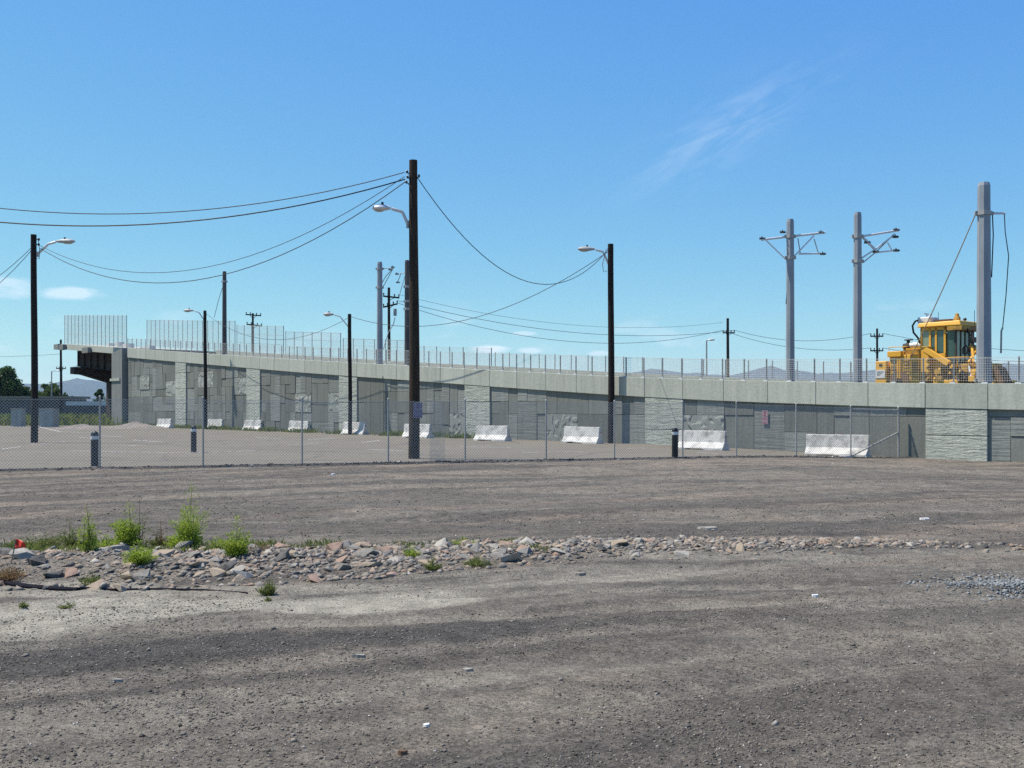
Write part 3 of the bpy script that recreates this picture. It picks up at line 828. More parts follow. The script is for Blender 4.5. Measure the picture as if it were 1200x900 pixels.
# fences along both edges of the ramp
def edge_fence(name, label, p, zoff, segs, h_of, step=1.142):
    f = empty(name, W(30, p, 0)); tag(f, label, 'fence', 'mesh fences along the ramp edges')
    for (ua, ub, h, stp) in segs:
        n = max(1, round((ub - ua) / stp)); stp = (ub - ua) / n
        for i in range(n + 1):
            u = ua + i * stp; z = top(u) + zoff
            m = MB(); wbox(m, u - 0.022, u + 0.022, p - 0.022, p + 0.022, z, z, z + h, z + h)
            po = under(m.build('post', M['galv_dark']), f)
            if u < 62 and p < 5:
                m = MB(); wbox(m, u - 0.10, u + 0.10, p - 0.10, p - 0.024, z - 0.002, z - 0.002, z + 0.045, z + 0.045)
                bp = m.build('base_plate', M['alu'], po); bp.matrix_parent_inverse = Matrix.Translation(-f.location)
                bp.matrix_parent_inverse = Matrix.Identity(4)
        pts = np.linspace(ua, ub, 40)
        for fr in (0.97,) if h < 1.5 else (0.04, 0.33, 0.66, 0.98):
            m = MB(); m.tube([W(u, p - 0.036, top(u) + zoff + h * fr) for u in pts], 0.006 if h < 1.5 else 0.012, 5)
            under(m.build('rail_wire', M['galv_dull']), f)
        m = MB(); st = 0.085 if h < 1.5 else 0.11
        for u in np.arange(ua, ub, st):
            z = top(u) + zoff
            m.tube([W(u, p - 0.045, z + 0.05), W(u, p - 0.045, z + h * 0.98)], 0.0034 if h < 1.5 else 0.0055, 3, cap=False)
        for hz_ in np.arange(0.1, h, st):
            m.tube([W(u, p - 0.047, top(u) + zoff + hz_) for u in pts], 0.0034 if h < 1.5 else 0.0055, 3, cap=False)
        tag(under(m.build('wire_mesh', M['chain']), f), kind='stuff')
    return f
edge_fence('ramp_edge_fence', 'low wire mesh fence on posts along the near edge of the ramp', 0.08, 0.0, [(-17, 80.3, 0.93, 1.142), (80.6, 99.4, 3.15, 1.17)], None)
edge_fence('ramp_edge_fence', 'paler wire mesh fence along the far edge of the ramp', 9.2, 0.12, [(-17, 36.0, 0.95, 1.52), (36.4, 46, 1.25, 1.6), (46.4, 56, 1.65, 1.6), (56.4, 66, 2.1, 1.6), (66.4, 76, 2.6, 1.6), (76.4, 99.4, 3.0, 1.3)], None)

# ------------------------------------------------------------------ steel line poles on the ramp
def oct_pole(name, label, u_px, p, ytop, w, bands=(), mat='pole_steel', group='steel line poles standing on the ramp'):
    u = u_of(u_px)
    for _ in range(30):
        b = W(u, p, top(u) - 0.5); u += 0.03 * ((600 + FPX * b.x / b.y) - u_px)
    xp = 600 + FPX * b.x / b.y
    zt = EYE + (HZ - ytop) * b.y / FPX
    e = empty(name, b); tag(e, label, 'pole', group)
    m = MB(); h = zt - b.z
    m.tube([(0, 0, 0.0), (0, 0, h - 0.12), (0, 0, h)], [w * 0.56, w * 0.46, w * 0.40], 8)
    m.build('shaft', M[mat], e).rotation_euler.z = R(22.5) + math.atan2(-b.x, b.y)
    m = MB(); m.box(-w * 0.75, w * 0.75, -w * 0.75, w * 0.75, -0.02, 0.04); m.build('base_plate', M['galv'], e)
    for yb in bands:
        z = EYE + (HZ - yb) * b.y / FPX - b.z
        m = MB(); m.tube([(0, 0, z - 0.07), (0, 0, z + 0.07)], w * 0.56, 8)
        for s in (-1, 1): m.box(s * w * 0.5, s * w * 0.72, -0.05, 0.05, z - 0.06, z + 0.06)
        m.build('band', M['galv'], e)
    def q(x, y, dy=0.0):
        """photograph position at the pole's distance, as the pole sees it"""
        return px(x, y, b.y + dy) - b
    return e, q

def arm(e, q, pts, r, mat='alu', name='bracket_arm', dy=0.0, n=6):
    m = MB(); m.tube([q(x, y, dy) for x, y in pts], r, n); return m.build(name, M[mat], e)
def insulator(e, q, x, y, dy=0.0, l=0.2):
    m = MB(); c = q(x, y, dy)
    for i in range(4):
        m.tube([c + Vector((-l / 2 + i * l / 3.5, 0, 0)), c + Vector((-l / 2 + i * l / 3.5 + 0.03, 0, 0))], 0.055, 8)
    m.tube([c + Vector((-l / 2, 0, 0)), c + Vector((l / 2 + 0.05, 0, 0))], 0.025, 6)
    m.tube([c + Vector((0, 0, 0)), c + Vector((0, 0, 0.1))], 0.02, 6)
    return m.build('insulator', M['insul'], e)

e, q = oct_pole('steel_line_pole', 'grey steel line pole with a crossbar both sides and a square hanging bracket', 926, 1.0, 257, 0.33, (277, 302))
arm(e, q, [(892, 281), (967, 272.5)], 0.045)
arm(e, q, [(898, 282), (923, 306), (931, 300), (954, 276)], 0.028)
arm(e, q, [(935, 279), (938, 298)], 0.022, 'galv')
arm(e, q, [(936, 297.5), (965, 297)], 0.035)
arm(e, q, [(954, 280), (959, 297)], 0.022, 'galv')
arm(e, q, [(923, 306), (923, 330), (921, 356)], 0.015, 'cable', 'hanging_cable')
for x, y in ((893, 279.5), (962, 272.5), (964, 297.5), (917, 272)): insulator(e, q, x, y)
e, q = oct_pole('steel_line_pole', 'grey steel line pole with a bent bracket reaching right beside the crossbar pole', 1005, 0.8, 249, 0.32, (277, 306))
arm(e, q, [(1003, 278), (1053, 270)], 0.04)
arm(e, q, [(1011, 278), (1024, 291), (1028, 296)], 0.05)
arm(e, q, [(1004, 306), (1026, 292), (1047, 276)], 0.03)
arm(e, q, [(1011, 308), (1027, 295), (1048, 274)], 0.022, 'galv')
arm(e, q, [(1026, 296), (1052, 293)], 0.03)
arm(e, q, [(1040, 284), (1045, 293)], 0.025)
for x, y in ((1050, 269.5), (1049, 277.5), (1050, 293.5), (1026, 295), (1016, 284)): insulator(e, q, x, y)
e, q = oct_pole('steel_line_pole', 'tallest and thickest grey steel line pole at the far right, ropes hanging from its band', 1153, 0.75, 214, 0.46, (250, 446))
arm(e, q, [(1160, 250), (1178, 250)], 0.04)
arm(e, q, [(1163, 251), (1164, 275), (1162, 325)], 0.022, 'cable', 'hanging_cable')
arm(e, q, [(1177, 251), (1178, 272), (1182, 300), (1179, 345), (1175, 384)], 0.018, 'cable', 'hanging_cable')
arm(e, q, [(1175, 384), (1173.5, 388), (1173, 414)], 0.035, 'galv', 'hanging_weight')
insulator(e, q, 1147, 249)
m = MB(); a = q(1145, 247); b_ = px(1062, 430, 40.5) - e.location
m.tube([a.lerp(b_, t) - Vector((0, 0, 0.10 * math.sin(math.pi * t))) for t in np.linspace(0, 1, 10)], 0.019, 6); m.build('guy_rope', M['rope'], e)
e, q = oct_pole('steel_line_pole', 'bare dark grey steel line pole behind the mesh fence above the leftmost pilasters', 263, 0.9, 318, 0.34, (330,), 'pole_dark')
arm(e, q, [(262, 333), (256, 352), (251, 372)], 0.02, 'cable', 'hanging_cable')
e, q = oct_pole('steel_line_pole', 'grey steel line pole with brackets, left of the tall wooden pole', 445, 0.8, 307, 0.36, (315, 337))
arm(e, q, [(443, 315), (462, 314)], 0.03)
arm(e, q, [(444, 338), (452, 324), (460, 315)], 0.025, 'galv')
arm(e, q, [(449, 336), (461, 314)], 0.025, 'galv')
for x, y in ((460, 313), (457, 316)): insulator(e, q, x, y)
e, q = oct_pole('steel_line_pole', 'grey steel line pole half hidden behind the tall wooden pole', 477, 0.8, 305, 0.30, (336, 353, 362), 'pole_dark')
arm(e, q, [(476, 319), (464, 322)], 0.025)
arm(e, q, [(470, 320), (466, 331)], 0.022, 'galv')
arm(e, q, [(475, 322), (468, 346)], 0.018, 'galv')
for x, y in ((465, 321), (466, 331)): insulator(e, q, x, y)

# ------------------------------------------------------------------ wooden poles and street lamps
def tapered(m, h, r0, r1, n=16, wob=0.02):
    pts = []; rs = []
    for i in range(9):
        t = i / 8
        pts.append((wob * math.sin(t * 5), wob * 0.6 * math.sin(t * 4 + 1), -0.25 + (h + 0.25) * t)); rs.append(r0 + (r1 - r0) * t)
    m.tube(pts, rs, n)
def lamp_pole(name, label, xp, yb, yt, r0, r1, head, root, arm_r, armmat='alu', headmat='lamp_grey', woodmat='wood_dark', cat='street lamp', group='wooden street lamps on the parking lot', headlen=None):
    g = on_ground(xp, yb); Y = g.y
    e = empty(name, (g.x, g.y, bz(g.x, g.y) + 0.0)); tag(e, label, cat, group)
    h = EYE + (HZ - yt) * Y / FPX - g.z
    m = MB(); tapered(m, h, r0, r1); m.build('pole', M[woodmat], e, smooth=True)
    q = lambda x, y, dy=0: px(x, y, Y + dy) - g
    (x0, x1, yh) = head; (xr, yr) = root
    s = 1 if x0 > xp else -1
    inner, outer = (x0, x1) if s > 0 else (x1, x0)
    m = MB()
    p0 = q(xr, yr); p2 = q(inner - s * 1, yh + 0.6); p1 = p2 + Vector((-s * 0.35, 0, -0.10))
    m.tube([p0, p0.lerp(p1, 0.5), p0.lerp(p1, 0.85), p1, p2], arm_r, 8); m.build('lamp_arm', M[armmat], e, smooth=True)
    m = MB(); m.tube([q(xr, yr) + Vector((0, 0, -0.12)), q(xr, yr) + Vector((0, 0, 0.12))], 0.06, 8); m.build('arm_clamp', M['galv'], e)
    a = q(inner, yh); b = q(outer, yh); L = (b - a).length; c = (a + b) / 2
    hd = MB(); prof = [(0, 0.05, 0.05), (0.12, 0.09, 0.07), (0.3, 0.13, 0.10), (0.55, 0.17, 0.115), (0.8, 0.16, 0.10), (0.95, 0.10, 0.06), (1.0, 0.03, 0.02)]
    base = len(hd.v); N = 12
    for (t, wy, wz) in prof:
        for k in range(N):
            an = 2 * math.pi * k / N
            zz_ = math.sin(an); zz_ = zz_ * (1.0 if zz_ > 0 else 0.7)
            hd.v.append(tuple(a.lerp(b, t) + Vector((0, wy * math.cos(an), wz * zz_ * 1.15))))
    for i in range(len(prof) - 1):
        for k in range(N):
            k2 = (k + 1) % N; hd.f.append((i * N + k, i * N + k2, (i + 1) * N + k2, (i + 1) * N + k)); hd.m.append(0)
    hd.f.append(tuple(range(N))); hd.m.append(0); hd.f.append(tuple((len(prof) - 1) * N + k for k in range(N))); hd.m.append(0)
    lh = hd.build('lamp_head', M[headmat], e, smooth=True)
    m = MB(); m.ell(a.lerp(b, 0.62) + Vector((0, 0, -0.075)), L * 0.26, 0.12, 0.05); o = m.build('lens', M['lens'], lh, smooth=True)
    m = MB(); m.tube([a.lerp(b, 0.45) + Vector((0, 0, 0.10)), a.lerp(b, 0.45) + Vector((0, 0, 0.2))], 0.045, 8); m.build('photocell', M['black'], lh)
    return e, q, h
e, q, h = lamp_pole('wooden_street_lamp', 'black wooden lamp pole at the far left, its lamp arm pointing right', 40, 519, 275, 0.17, 0.135, (66, 88, 283), (44, 298), 0.055)
for z in (0.25, 0.5): m = MB(); m.tube([(0.10, -0.1, h - z), (0.26, -0.12, h - z)], 0.025, 6); m.ell((0.28, -0.12, h - z), 0.06, 0.06, 0.07, nu=8, nv=6); m.build('insulator', M['insul'], e)
m = MB(); m.tube([(0.26, -0.12, h - 0.3), (0.32, -0.12, h - 0.8), (0.3, -0.12, h - 1.2), (0.16, -0.1, h - 1.15)], 0.015, 5)
m.build('cable_loop', M['insul'], e)
lamp_pole('wooden_street_lamp', 'small dark wooden lamp pole in front of the wall, second from left', 240.5, 503.2, 364, 0.15, 0.12, (215, 227, 364), (239, 375), 0.045)
lamp_pole('wooden_street_lamp', 'small dark wooden lamp pole planted at a white barrier, left of the tall pole', 410, 509.6, 368, 0.13, 0.11, (379, 391, 368.5), (409, 384), 0.04)
e, q, h = lamp_pole('wooden_street_lamp', 'black wooden lamp pole right of the tall pole, lamp arm pointing left', 716, 519.9, 286, 0.16, 0.135, (677, 697, 292), (715, 314), 0.05)
m = MB(); m.tube([(-0.12, -0.1, h - 0.2), (-0.25, -0.15, h - 0.3), (-0.42, -0.15, h - 1.0), (-0.36, -0.15, h - 1.35), (-0.2, -0.12, h - 1.3)], 0.014, 5); m.build('cable_loop', M['insul'], e)
e, q, h = lamp_pole('wooden_street_lamp', 'tallest brown wooden pole in the middle behind the fence with a white lamp arm', 485, 538, 188, 0.19, 0.135, (436, 458, 244), (478, 263), 0.055, woodmat='wood', headmat='alu')
for (dx, y) in ((-0.22, 202), (-0.2, 208), (-0.24, 214), (0.18, 207)):
    z = (HZ - y) * e.location.y / FPX + EYE - e.location.z
    m = MB(); m.tube([(dx * 0.4, -0.05, z - 0.12), (dx, -0.1, z)], 0.02, 6); m.ell((dx, -0.1, z), 0.04, 0.04, 0.06, nu=8, nv=6); m.build('insulator', M['insul'], e)

# two small signs on the tall pole, two on the wall
def sign(name, label, c, nrm, w, h, plate, ink, kind, group):
    nrm = Vector(nrm).normalized(); rt = Vector((0, 0, 1)).cross(nrm).normalized()
    e = empty(name, c); tag(e, label, 'sign', group)
    up = Vector((0, 0, 1))
    def slab(m, x0, x1, z0, z1, d0, d1):
        m.hexa([rt * x + nrm * d + up * z for z in (z0, z1) for x, d in ((x0, d1), (x1, d1), (x1, d0), (x0, d0))])
    m = MB(); slab(m, -w / 2, w / 2, 0, h, 0, 0.006); m.build('plate', M[plate], e)
    m = MB(); t = w * 0.07; d0, d1 = 0.0062, 0.009
    slab(m, -w / 2 + t, w / 2 - t, t, 2 * t, d0, d1); slab(m, -w / 2 + t, w / 2 - t, h - 2 * t, h - t, d0, d1)
    slab(m, -w / 2 + t, -w / 2 + 2 * t, 2 * t, h - 2 * t, d0, d1); slab(m, w / 2 - 2 * t, w / 2 - t, 2 * t, h - 2 * t, d0, d1)
    m.build('border', M[ink], e)
    m = MB()
    if kind == 'symbol':
        r = w * 0.24; cz = h * 0.52; N = 16
        for k in range(N):
            a0, a1 = 2 * math.pi * k / N, 2 * math.pi * (k + 1) / N
            P = lambda a, rr, d: rt * (rr * math.cos(a)) + up * (cz + rr * math.sin(a)) + nrm * d
            m.hexa([P(a0, r * 0.72, d0), P(a0, r, d0), P(a1, r, d0), P(a1, r * 0.72, d0), P(a0, r * 0.72, d1), P(a0, r, d1), P(a1, r, d1), P(a1, r * 0.72, d1)])
        m.bar(rt * (-r * 0.6) + up * (cz + r * 0.6) + nrm * 0.0078, rt * (r * 0.6) + up * (cz - r * 0.6) + nrm * 0.0078, 0.02, 0.003)
        slab(m, -r * 0.35, -r * 0.1, cz - r * 0.5, cz + r * 0.55, d0, d1 + 0.001)
        slab(m, -r * 0.1, r * 0.4, cz + r * 0.3, cz + r * 0.55, d0, d1 + 0.001); slab(m, -r * 0.1, r * 0.4, cz - r * 0.1, cz + r * 0.1, d0, d1 + 0.001); slab(m, r * 0.2, r * 0.4, cz + r * 0.1, cz + r * 0.3, d0, d1 + 0.001)
    else:
        for i, (a, b) in enumerate(((0.16, 0.26), (0.38, 0.5), (0.62, 0.78))):
            slab(m, -w * (0.3 - 0.05 * (i % 2)), w * (0.3 - 0.04 * (i == 1)), h * a, h * b, d0, d1)
    m.build('marks', M[ink], e)
tp = e.location.copy()
sn = Vector((0.25, -1, 0))
sp_ = Vector((tp.x, tp.y, 0)) + sn.normalized() * 0.22 + Vector((0.1, 0, 0))
sign('pole_sign', 'upper faded mauve sign with a symbol on the tall wooden pole', (sp_.x, sp_.y, 1.72), sn, 0.30, 0.20, 'sign_mauve', 'sign_ink', 'symbol', 'small parking signs')
sign('pole_sign', 'lower faded mauve sign with lines of print on the tall wooden pole', (sp_.x, sp_.y, 1.42), sn, 0.30, 0.29, 'sign_mauve', 'sign_ink', 'text', 'small parking signs')
us_ = u_of(897)
for (z, h, kd, lb) in ((1.40, 0.24, 'symbol', 'upper red and white sign with a symbol on the panelled wall'), (1.08, 0.30, 'text', 'lower red and white sign with lines of print on the panelled wall')):
    c = W(us_, -0.035, z); sign('wall_sign', lb, c, (-WN[0], -WN[1], 0), 0.30, h, 'sign_white', 'red', kd, 'small parking signs')

# ------------------------------------------------------------------ far utility poles
def utility_pole(label, xp, Y, yt, arms, r=0.16):
    b = Vector(((xp - 600) * Y / FPX, Y, 0)); e = empty('utility_pole', b); tag(e, label, 'utility pole', 'utility poles beyond the ramp')
    h = EYE + (HZ - yt) * Y / FPX
    m = MB(); tapered(m, h, r, r * 0.75, 10); m.build('pole', M['wood_dark'], e, smooth=True)
    ends = []
    for (xa, xb, ya, yb2) in arms:
        pa = px(xa, ya, Y - 0.2) - b; pb = px(xb, yb2, Y - 0.2) - b
        m = MB(); m.bar(pa, pb, 0.12, 0.14)
        mid = px(xp, (ya + yb2) / 2 + 4, Y - 0.2) - b
        m.bar(pa.lerp(pb, 0.25), mid, 0.04, 0.05); m.bar(pa.lerp(pb, 0.75), mid, 0.04, 0.05)
        ca = m.build('crossarm', M['wood_dark'], e)
        for t in (0.03, 0.3, 0.7, 0.97):
            p = pa.lerp(pb, t); m = MB(); m.tube([p + Vector((0, 0, 0.06)), p + Vector((0, 0, 0.3))], [0.05, 0.07], 6); m.build('insulator', M['insul'], ca)
        ends.append((b + pa, b + pb))
    return e, ends
K, kend = utility_pole('dark utility pole with two crossarms behind the ramp, left of the tall pole', 456, 96, 337, [(449, 468, 347, 349), (449, 466, 360, 356)])
m = MB(); bb = K.location
m.tube([px(463, 362, 95.7) - bb, px(463, 370, 95.7) - bb], 0.16, 8); m.build('transformer', M['galv'], K)
m = MB(); m.tube([px(463, 372, 95.7) - bb, px(461, 380, 95.7) - bb, px(455, 390, 95.7) - bb, px(449, 410, 95.7) - bb], 0.04, 6); m.build('cable_run', M['galv_dull'], K)
utility_pole('dark utility pole with two crossarms above the left of the wall', 296.5, 125, 367, [(288, 306, 368.5, 370), (289, 307, 380, 382)])
Mp, mend = utility_pole('thin dark utility pole behind the middle of the ramp', 853, 120, 373, [(847, 861, 390, 390)], 0.2)
Np, nend = utility_pole('dark utility pole with two crossarms left of the yellow machine', 1028, 112, 385, [(1020, 1035, 394, 394), (1020, 1035, 411, 411)], 0.15)
utility_pole('thin utility pole beyond the end of the bridge span', 71.5, 150, 398, [(66, 77, 432, 432)], 0.2)

def far_lamp(label, xp, Y, yt, s):
    b = Vector(((xp - 600) * Y / FPX, Y, 0)); e = empty('distant_street_lamp', b); tag(e, label, 'street lamp', 'distant street lamps')
    h = EYE + (HZ - yt) * Y / FPX
    m = MB(); m.tube([(0, 0, -0.2), (0, 0, h)], [0.12, 0.08], 8); m.build('pole', M['galv'], e)
    m = MB(); m.tube([(0, 0, h - 0.05), (s * 0.5, 0, h + 0.08), (s * 0.9, 0, h + 0.1)], 0.05, 6); m.build('lamp_arm', M['galv'], e)
    m = MB(); m.ell((s * 1.1, 0, h + 0.08), 0.4, 0.2, 0.12); m.build('lamp_head', M['alu'], e, smooth=True)
far_lamp('distant street lamp with a white head showing above the ramp fence', 828, 115, 399, 0.5)
far_lamp('distant street lamp among the trees at far left', 60.5, 170, 435, 1)

# ------------------------------------------------------------------ overhead cables
def cable(label, a, b, sag, r=0.014, n=28, group='overhead cables'):
    a = Vector(a); b = Vector(b); m = MB()
    m.tube([a.lerp(b, t) - Vector((0, 0, 4 * sag * t * (1 - t))) for t in np.linspace(0, 1, n)], r, 5)
    return tag(m.build('overhead_cable', M['cable']), label, 'cable', group)
Y1 = tp.y
A_ = on_ground(40, 519).y; D_ = on_ground(716, 519.9).y; C_ = on_ground(410, 509.6).y; B_ = on_ground(240.5, 503.2).y
cable('highest black cable running left from the top of the tall pole', px(474, 202, Y1), px(-165, 216, 34), 1.17, 0.016)
cable('thick black cable running left just below the highest one', px(475, 210, Y1), px(-165, 236, 34), 1.15, 0.022)
cable('upper sagging cable from the tall pole to the far left lamp', px(474, 207, Y1), px(47, 288, A_), 2.15, 0.012)
cable('lower sagging cable from the tall pole to the far left lamp', px(475, 213, Y1), px(47, 291, A_), 2.45, 0.016)
cable('upper cable leaving the far left lamp to the left', px(38, 289, A_), px(-250, 292, A_), 3.0, 0.014)
cable('lower cable leaving the far left lamp to the left', px(38, 292, A_), px(-250, 298, A_), 3.5, 0.014)
cable('cable sagging right from the tall pole to the right lamp', px(489, 208, Y1), px(714, 291, D_), 2.55, 0.015)
cable('cable from the right lamp down to the small middle lamp', px(714, 294, D_), px(411, 371, C_), 1.8, 0.016)
cable('cable between the two small lamps in front of the wall', px(409, 372, C_), px(242, 368, B_), 1.7, 0.014)
for k, (s, r) in enumerate(((1.7, 0.022), (2.5, 0.022))):
    cable(('upper' if k == 0 else 'lower') + ' distant cable between the utility poles over the ramp', kend[1][1] + Vector((0, 0.3 * k, 0.3 - 0.2 * k)), mend[0][0 if k else 1] + Vector((0, 0, 0.3)), s, r)
    cable(('upper' if k == 0 else 'lower') + ' distant cable from the thin pole to the pole left of the machine', mend[0][1 - k] + Vector((0, 0, 0.3)), nend[k][0] + Vector((0, 0, 0.3)), 1.0, r)
    cable(('upper' if k == 0 else 'lower') + ' distant cable passing behind the yellow machine', nend[k][1] + Vector((0, 0, 0.3)), px(1380, 404 + 8 * k, 100), 1.2, r)
cable('faint highest distant cable above the middle of the ramp', kend[0][1] + Vector((0, 0, 0.3)), mend[0][0] + Vector((0, 0, 1.2)), 1.6, 0.014)
cable('distant cable behind the far left lamp and the span', px(-200, 408, 150), px(71, 431, 150) + Vector((0, 0, 2.0)), 0.8, 0.02)

# ------------------------------------------------------------------ concrete barriers
prof = [(-0.30, 0.0), (-0.30, 0.08), (-0.125, 0.33), (-0.085, 0.80), (-0.07, 0.815), (0.07, 0.815), (0.085, 0.80), (0.125, 0.33), (0.30, 0.08), (0.30, 0.0)]
def barrier_mesh(L, seed):
    rr = random.Random(seed); m = MB(); n = len(prof); xs_ = [-L / 2, -L / 2 + 0.02] + list(np.linspace(-L / 2 + 0.2, L / 2 - 0.2, 7)) + [L / 2 - 0.02, L / 2]
    for i, x in enumerate(xs_):
        for (y, z) in prof:
            k = 0.96 if i in (0, len(xs_) - 1) else 1
            cut = 0.06 if (z < 0.05 and 3 <= i <= 5) else 0
            m.v.append((x + rr.uniform(-.006, .006), y * k + rr.uniform(-.006, .006), max(z * (0.985 if k < 1 else 1), cut) + rr.uniform(-.004, .004) * (z > 0.1)))
    for i in range(len(xs_) - 1):
        for j in range(n):
            j2 = (j + 1) % n; m.f.append((i * n + j, (i + 1) * n + j, (i + 1) * n + j2, i * n + j2)); m.m.append(0)
    m.f.append(tuple(range(n))); m.m.append(0); m.f.append(tuple((len(xs_) - 1) * n + j for j in reversed(range(n)))); m.m.append(0)
    return m
bl = ['leftmost white concrete barrier at the foot of the wall', 'white concrete barrier right of the small second lamp pole', 'third white concrete barrier from the left, below a pilaster',
      'fourth white concrete barrier from the left, seen beside a fence post', 'white concrete barrier behind the small middle lamp pole', 'white concrete barrier behind the tall wooden pole',
      'white concrete barrier in front of the pilaster right of the tall pole', 'streaked white concrete barrier just left of the right lamp pole', 'white concrete barrier beside the carved panel and right bollard',
      'longest white concrete barrier, rightmost and nearest the pilaster']
bdat = [(192, 502.0), (252, 503.0), (296, 504.5), (350, 506.5), (415, 509.5), (489, 513.5), (577, 517.0), (683, 520.0), (825, 527.5), (984, 534.5)]
for k, (x, y) in enumerate(bdat):
    g = on_ground(x, y); ang = -R(40 + random.uniform(-4, 4)); L = 2.25 if k < 9 else 2.45
    y_off = 0.25
    if k == 9: g = Vector(((x - 600) * 38.35 / FPX, 38.35, 0))
    e = empty('concrete_barrier', (g.x, g.y + y_off, bz(g.x, g.y) + 0.012), ang); tag(e, bl[k], 'barrier', 'white concrete barriers along the wall')
    e.scale = (0.95, 0.95, 0.94 + 0.04 * random.random()); e.rotation_euler = (0, R(random.uniform(-0.8, 0.8)), ang)
    barrier_mesh(L, k).build('barrier_body', M['barrier'], e)
    m = MB()
    for s in (-1, 1): m.tube([(s * (L / 2 - 0.01), 0.0, 0.55), (s * (L / 2 + 0.07), 0.05, 0.55), (s * (L / 2 + 0.07), -0.05, 0.55), (s * (L / 2 - 0.01), -0.03, 0.55)], 0.012, 5)
    m.tube([(0.1, 0, 0.80), (0.1, 0, 0.87), (0.22, 0, 0.87), (0.22, 0, 0.80)], 0.014, 5)
    m.build('lifting_loop', M['rust'], e)

# ------------------------------------------------------------------ bollards
for (x, y, lb) in ((111, 548.3, 'black bollard with a white band beside the left fence post'), (227, 530.5, 'black bollard with a white band left of the small lamp pole'), (791, 537.5, 'black bollard with a white band right of the right lamp pole')):
    g = on_ground(x, y)
    if y > 545: g = Vector(((x - 600) * 29.6 / FPX, 29.6, bz(-11.6, 29.6)))
    e = empty('bollard', (g.x, g.y, bz(g.x, g.y))); tag(e, lb, 'bollard', 'black bollards on the parking lot')
    m = MB(); m.lathe([(0.105, -0.1), (0.105, 0.80)], 18); m.build('pipe', M['black'], e, smooth=True)
    m = MB(); m.lathe([(0.108, 0.80), (0.108, 0.90)], 18); m.build('white_band', M['white'], e, smooth=True)
    m = MB(); m.lathe([(0.105, 0.90), (0.105, 0.96), (0.09, 1.0), (0.05, 1.03), (0.01, 1.04)], 18); m.build('cap', M['black'], e, smooth=True)
    m = MB(); m.lathe([(0.20, -0.05), (0.19, 0.022), (0.12, 0.03)], 18); m.build('footing', M['mound'], e)

# ------------------------------------------------------------------ chain link fence
FH = 1.98
fence = empty('chain_link_fence', (FA[0], FA[1], 0)); tag(fence, 'long silver chain link fence across the whole view before the parking lot', 'fence')
def fpt(t):
    """point on the fence line t metres to the right of the left post, with a slight bow"""
    p = FA + FD * t
    p = p + FN * (-0.25 * math.sin(max(0, min(1, t / 25.3)) * math.pi))
    return p
def t_of(xp):
    lo_, hi_ = -14.0, 32.0
    for _ in range(50):
        mid = (lo_ + hi_) / 2; p = fpt(mid)
        if 600 + FPX * p[0] / p[1] < xp: lo_ = mid
        else: hi_ = mid
    return (lo_ + hi_) / 2
ts = [-9.2, -6.1, -3.05] + [t_of(x) for x in (117, 238, 354, 455, 545, 640, 720, 800, 863, 933, 997, 1053)]
def post_z(t):
    p = fpt(t); return bz(p[0], p[1])
def ph(t): return 1.97 - 0.14 * max(0, min(1, t / 25.3))
def ub(o, p=fence):
    o.parent = p; o.matrix_parent_inverse = Matrix.Translation(-p.location); return o
for i, t in enumerate(ts):
    p = fpt(t); z = post_z(t); end = i == len(ts) - 1
    m = MB(); r = 0.038 if end else 0.026
    m.tube([(p[0], p[1], z - 0.2), (p[0], p[1], z + ph(t) + 0.03)], r, 10)
    m.ell((p[0], p[1], z + ph(t) + 0.03), r * 1.25, r * 1.25, 0.05, nu=10, nv=6)
    ub(m.build('post', M['galv'], smooth=True))
def chain(m, ta, tb, off=0.0, pitch=0.088, r=0.0038, h0=0.03):
    L = tb - ta; H = (ph(ta) + ph(tb)) / 2 - 0.04
    pa = fpt(ta); pb = fpt(tb); za = post_z(ta); zb = post_z(tb)
    nrm = Vector((FN[0], FN[1], 0))
    def P(s, h, o):
        k = s / L
        bow = 0.03 * math.sin(k * math.pi)
        return Vector((pa[0] + (pb[0] - pa[0]) * k, pa[1] + (pb[1] - pa[1]) * k, za + (zb - za) * k + h)) + nrm * (off + o + bow * math.sin(h / H * math.pi))
    s = -H
    while s < L:
        for sg in (0, 1):
            # climbing or falling wire from s at the ground to s + H at the top
            s0, s1 = s, s + H
            a, b = max(0, s0), min(L, s1)
            if b - a > 0.05:
                ha, hb = h0 + (a - s0), h0 + (b - s0)
                if sg: ha, hb = H + h0 - (a - s0), H + h0 - (b - s0)
                pts = [P(a + (b - a) * k / 3, ha + (hb - ha) * k / 3, 0.003 * (1 if sg else -1)) for k in range(4)]
                m.tube(pts, r, 3, cap=False)
        s += pitch
for a, b in zip(ts[:-1], ts[1:]):
    m = MB(); chain(m, a, b, -0.036)
    ub(tag(m.build('chain_link_mesh', M['chain']), kind='stuff'))
    for h in (0.05, 1.0):
        m = MB()
        hh = h if h < 0.5 else ph((a + b) / 2) - 0.02
        pa, pb = fpt(a), fpt(b)
        m.tube([Vector((pa[0] + (pb[0] - pa[0]) * k, pa[1] + (pb[1] - pa[1]) * k, post_z(a) + (post_z(b) - post_z(a)) * k + hh - 0.02 * math.sin(k * math.pi) * (h > 0.5))) for k in np.linspace(0, 1, 6)], 0.005, 4)
        ub(m.build('tension_wire', M['galv_dull']))
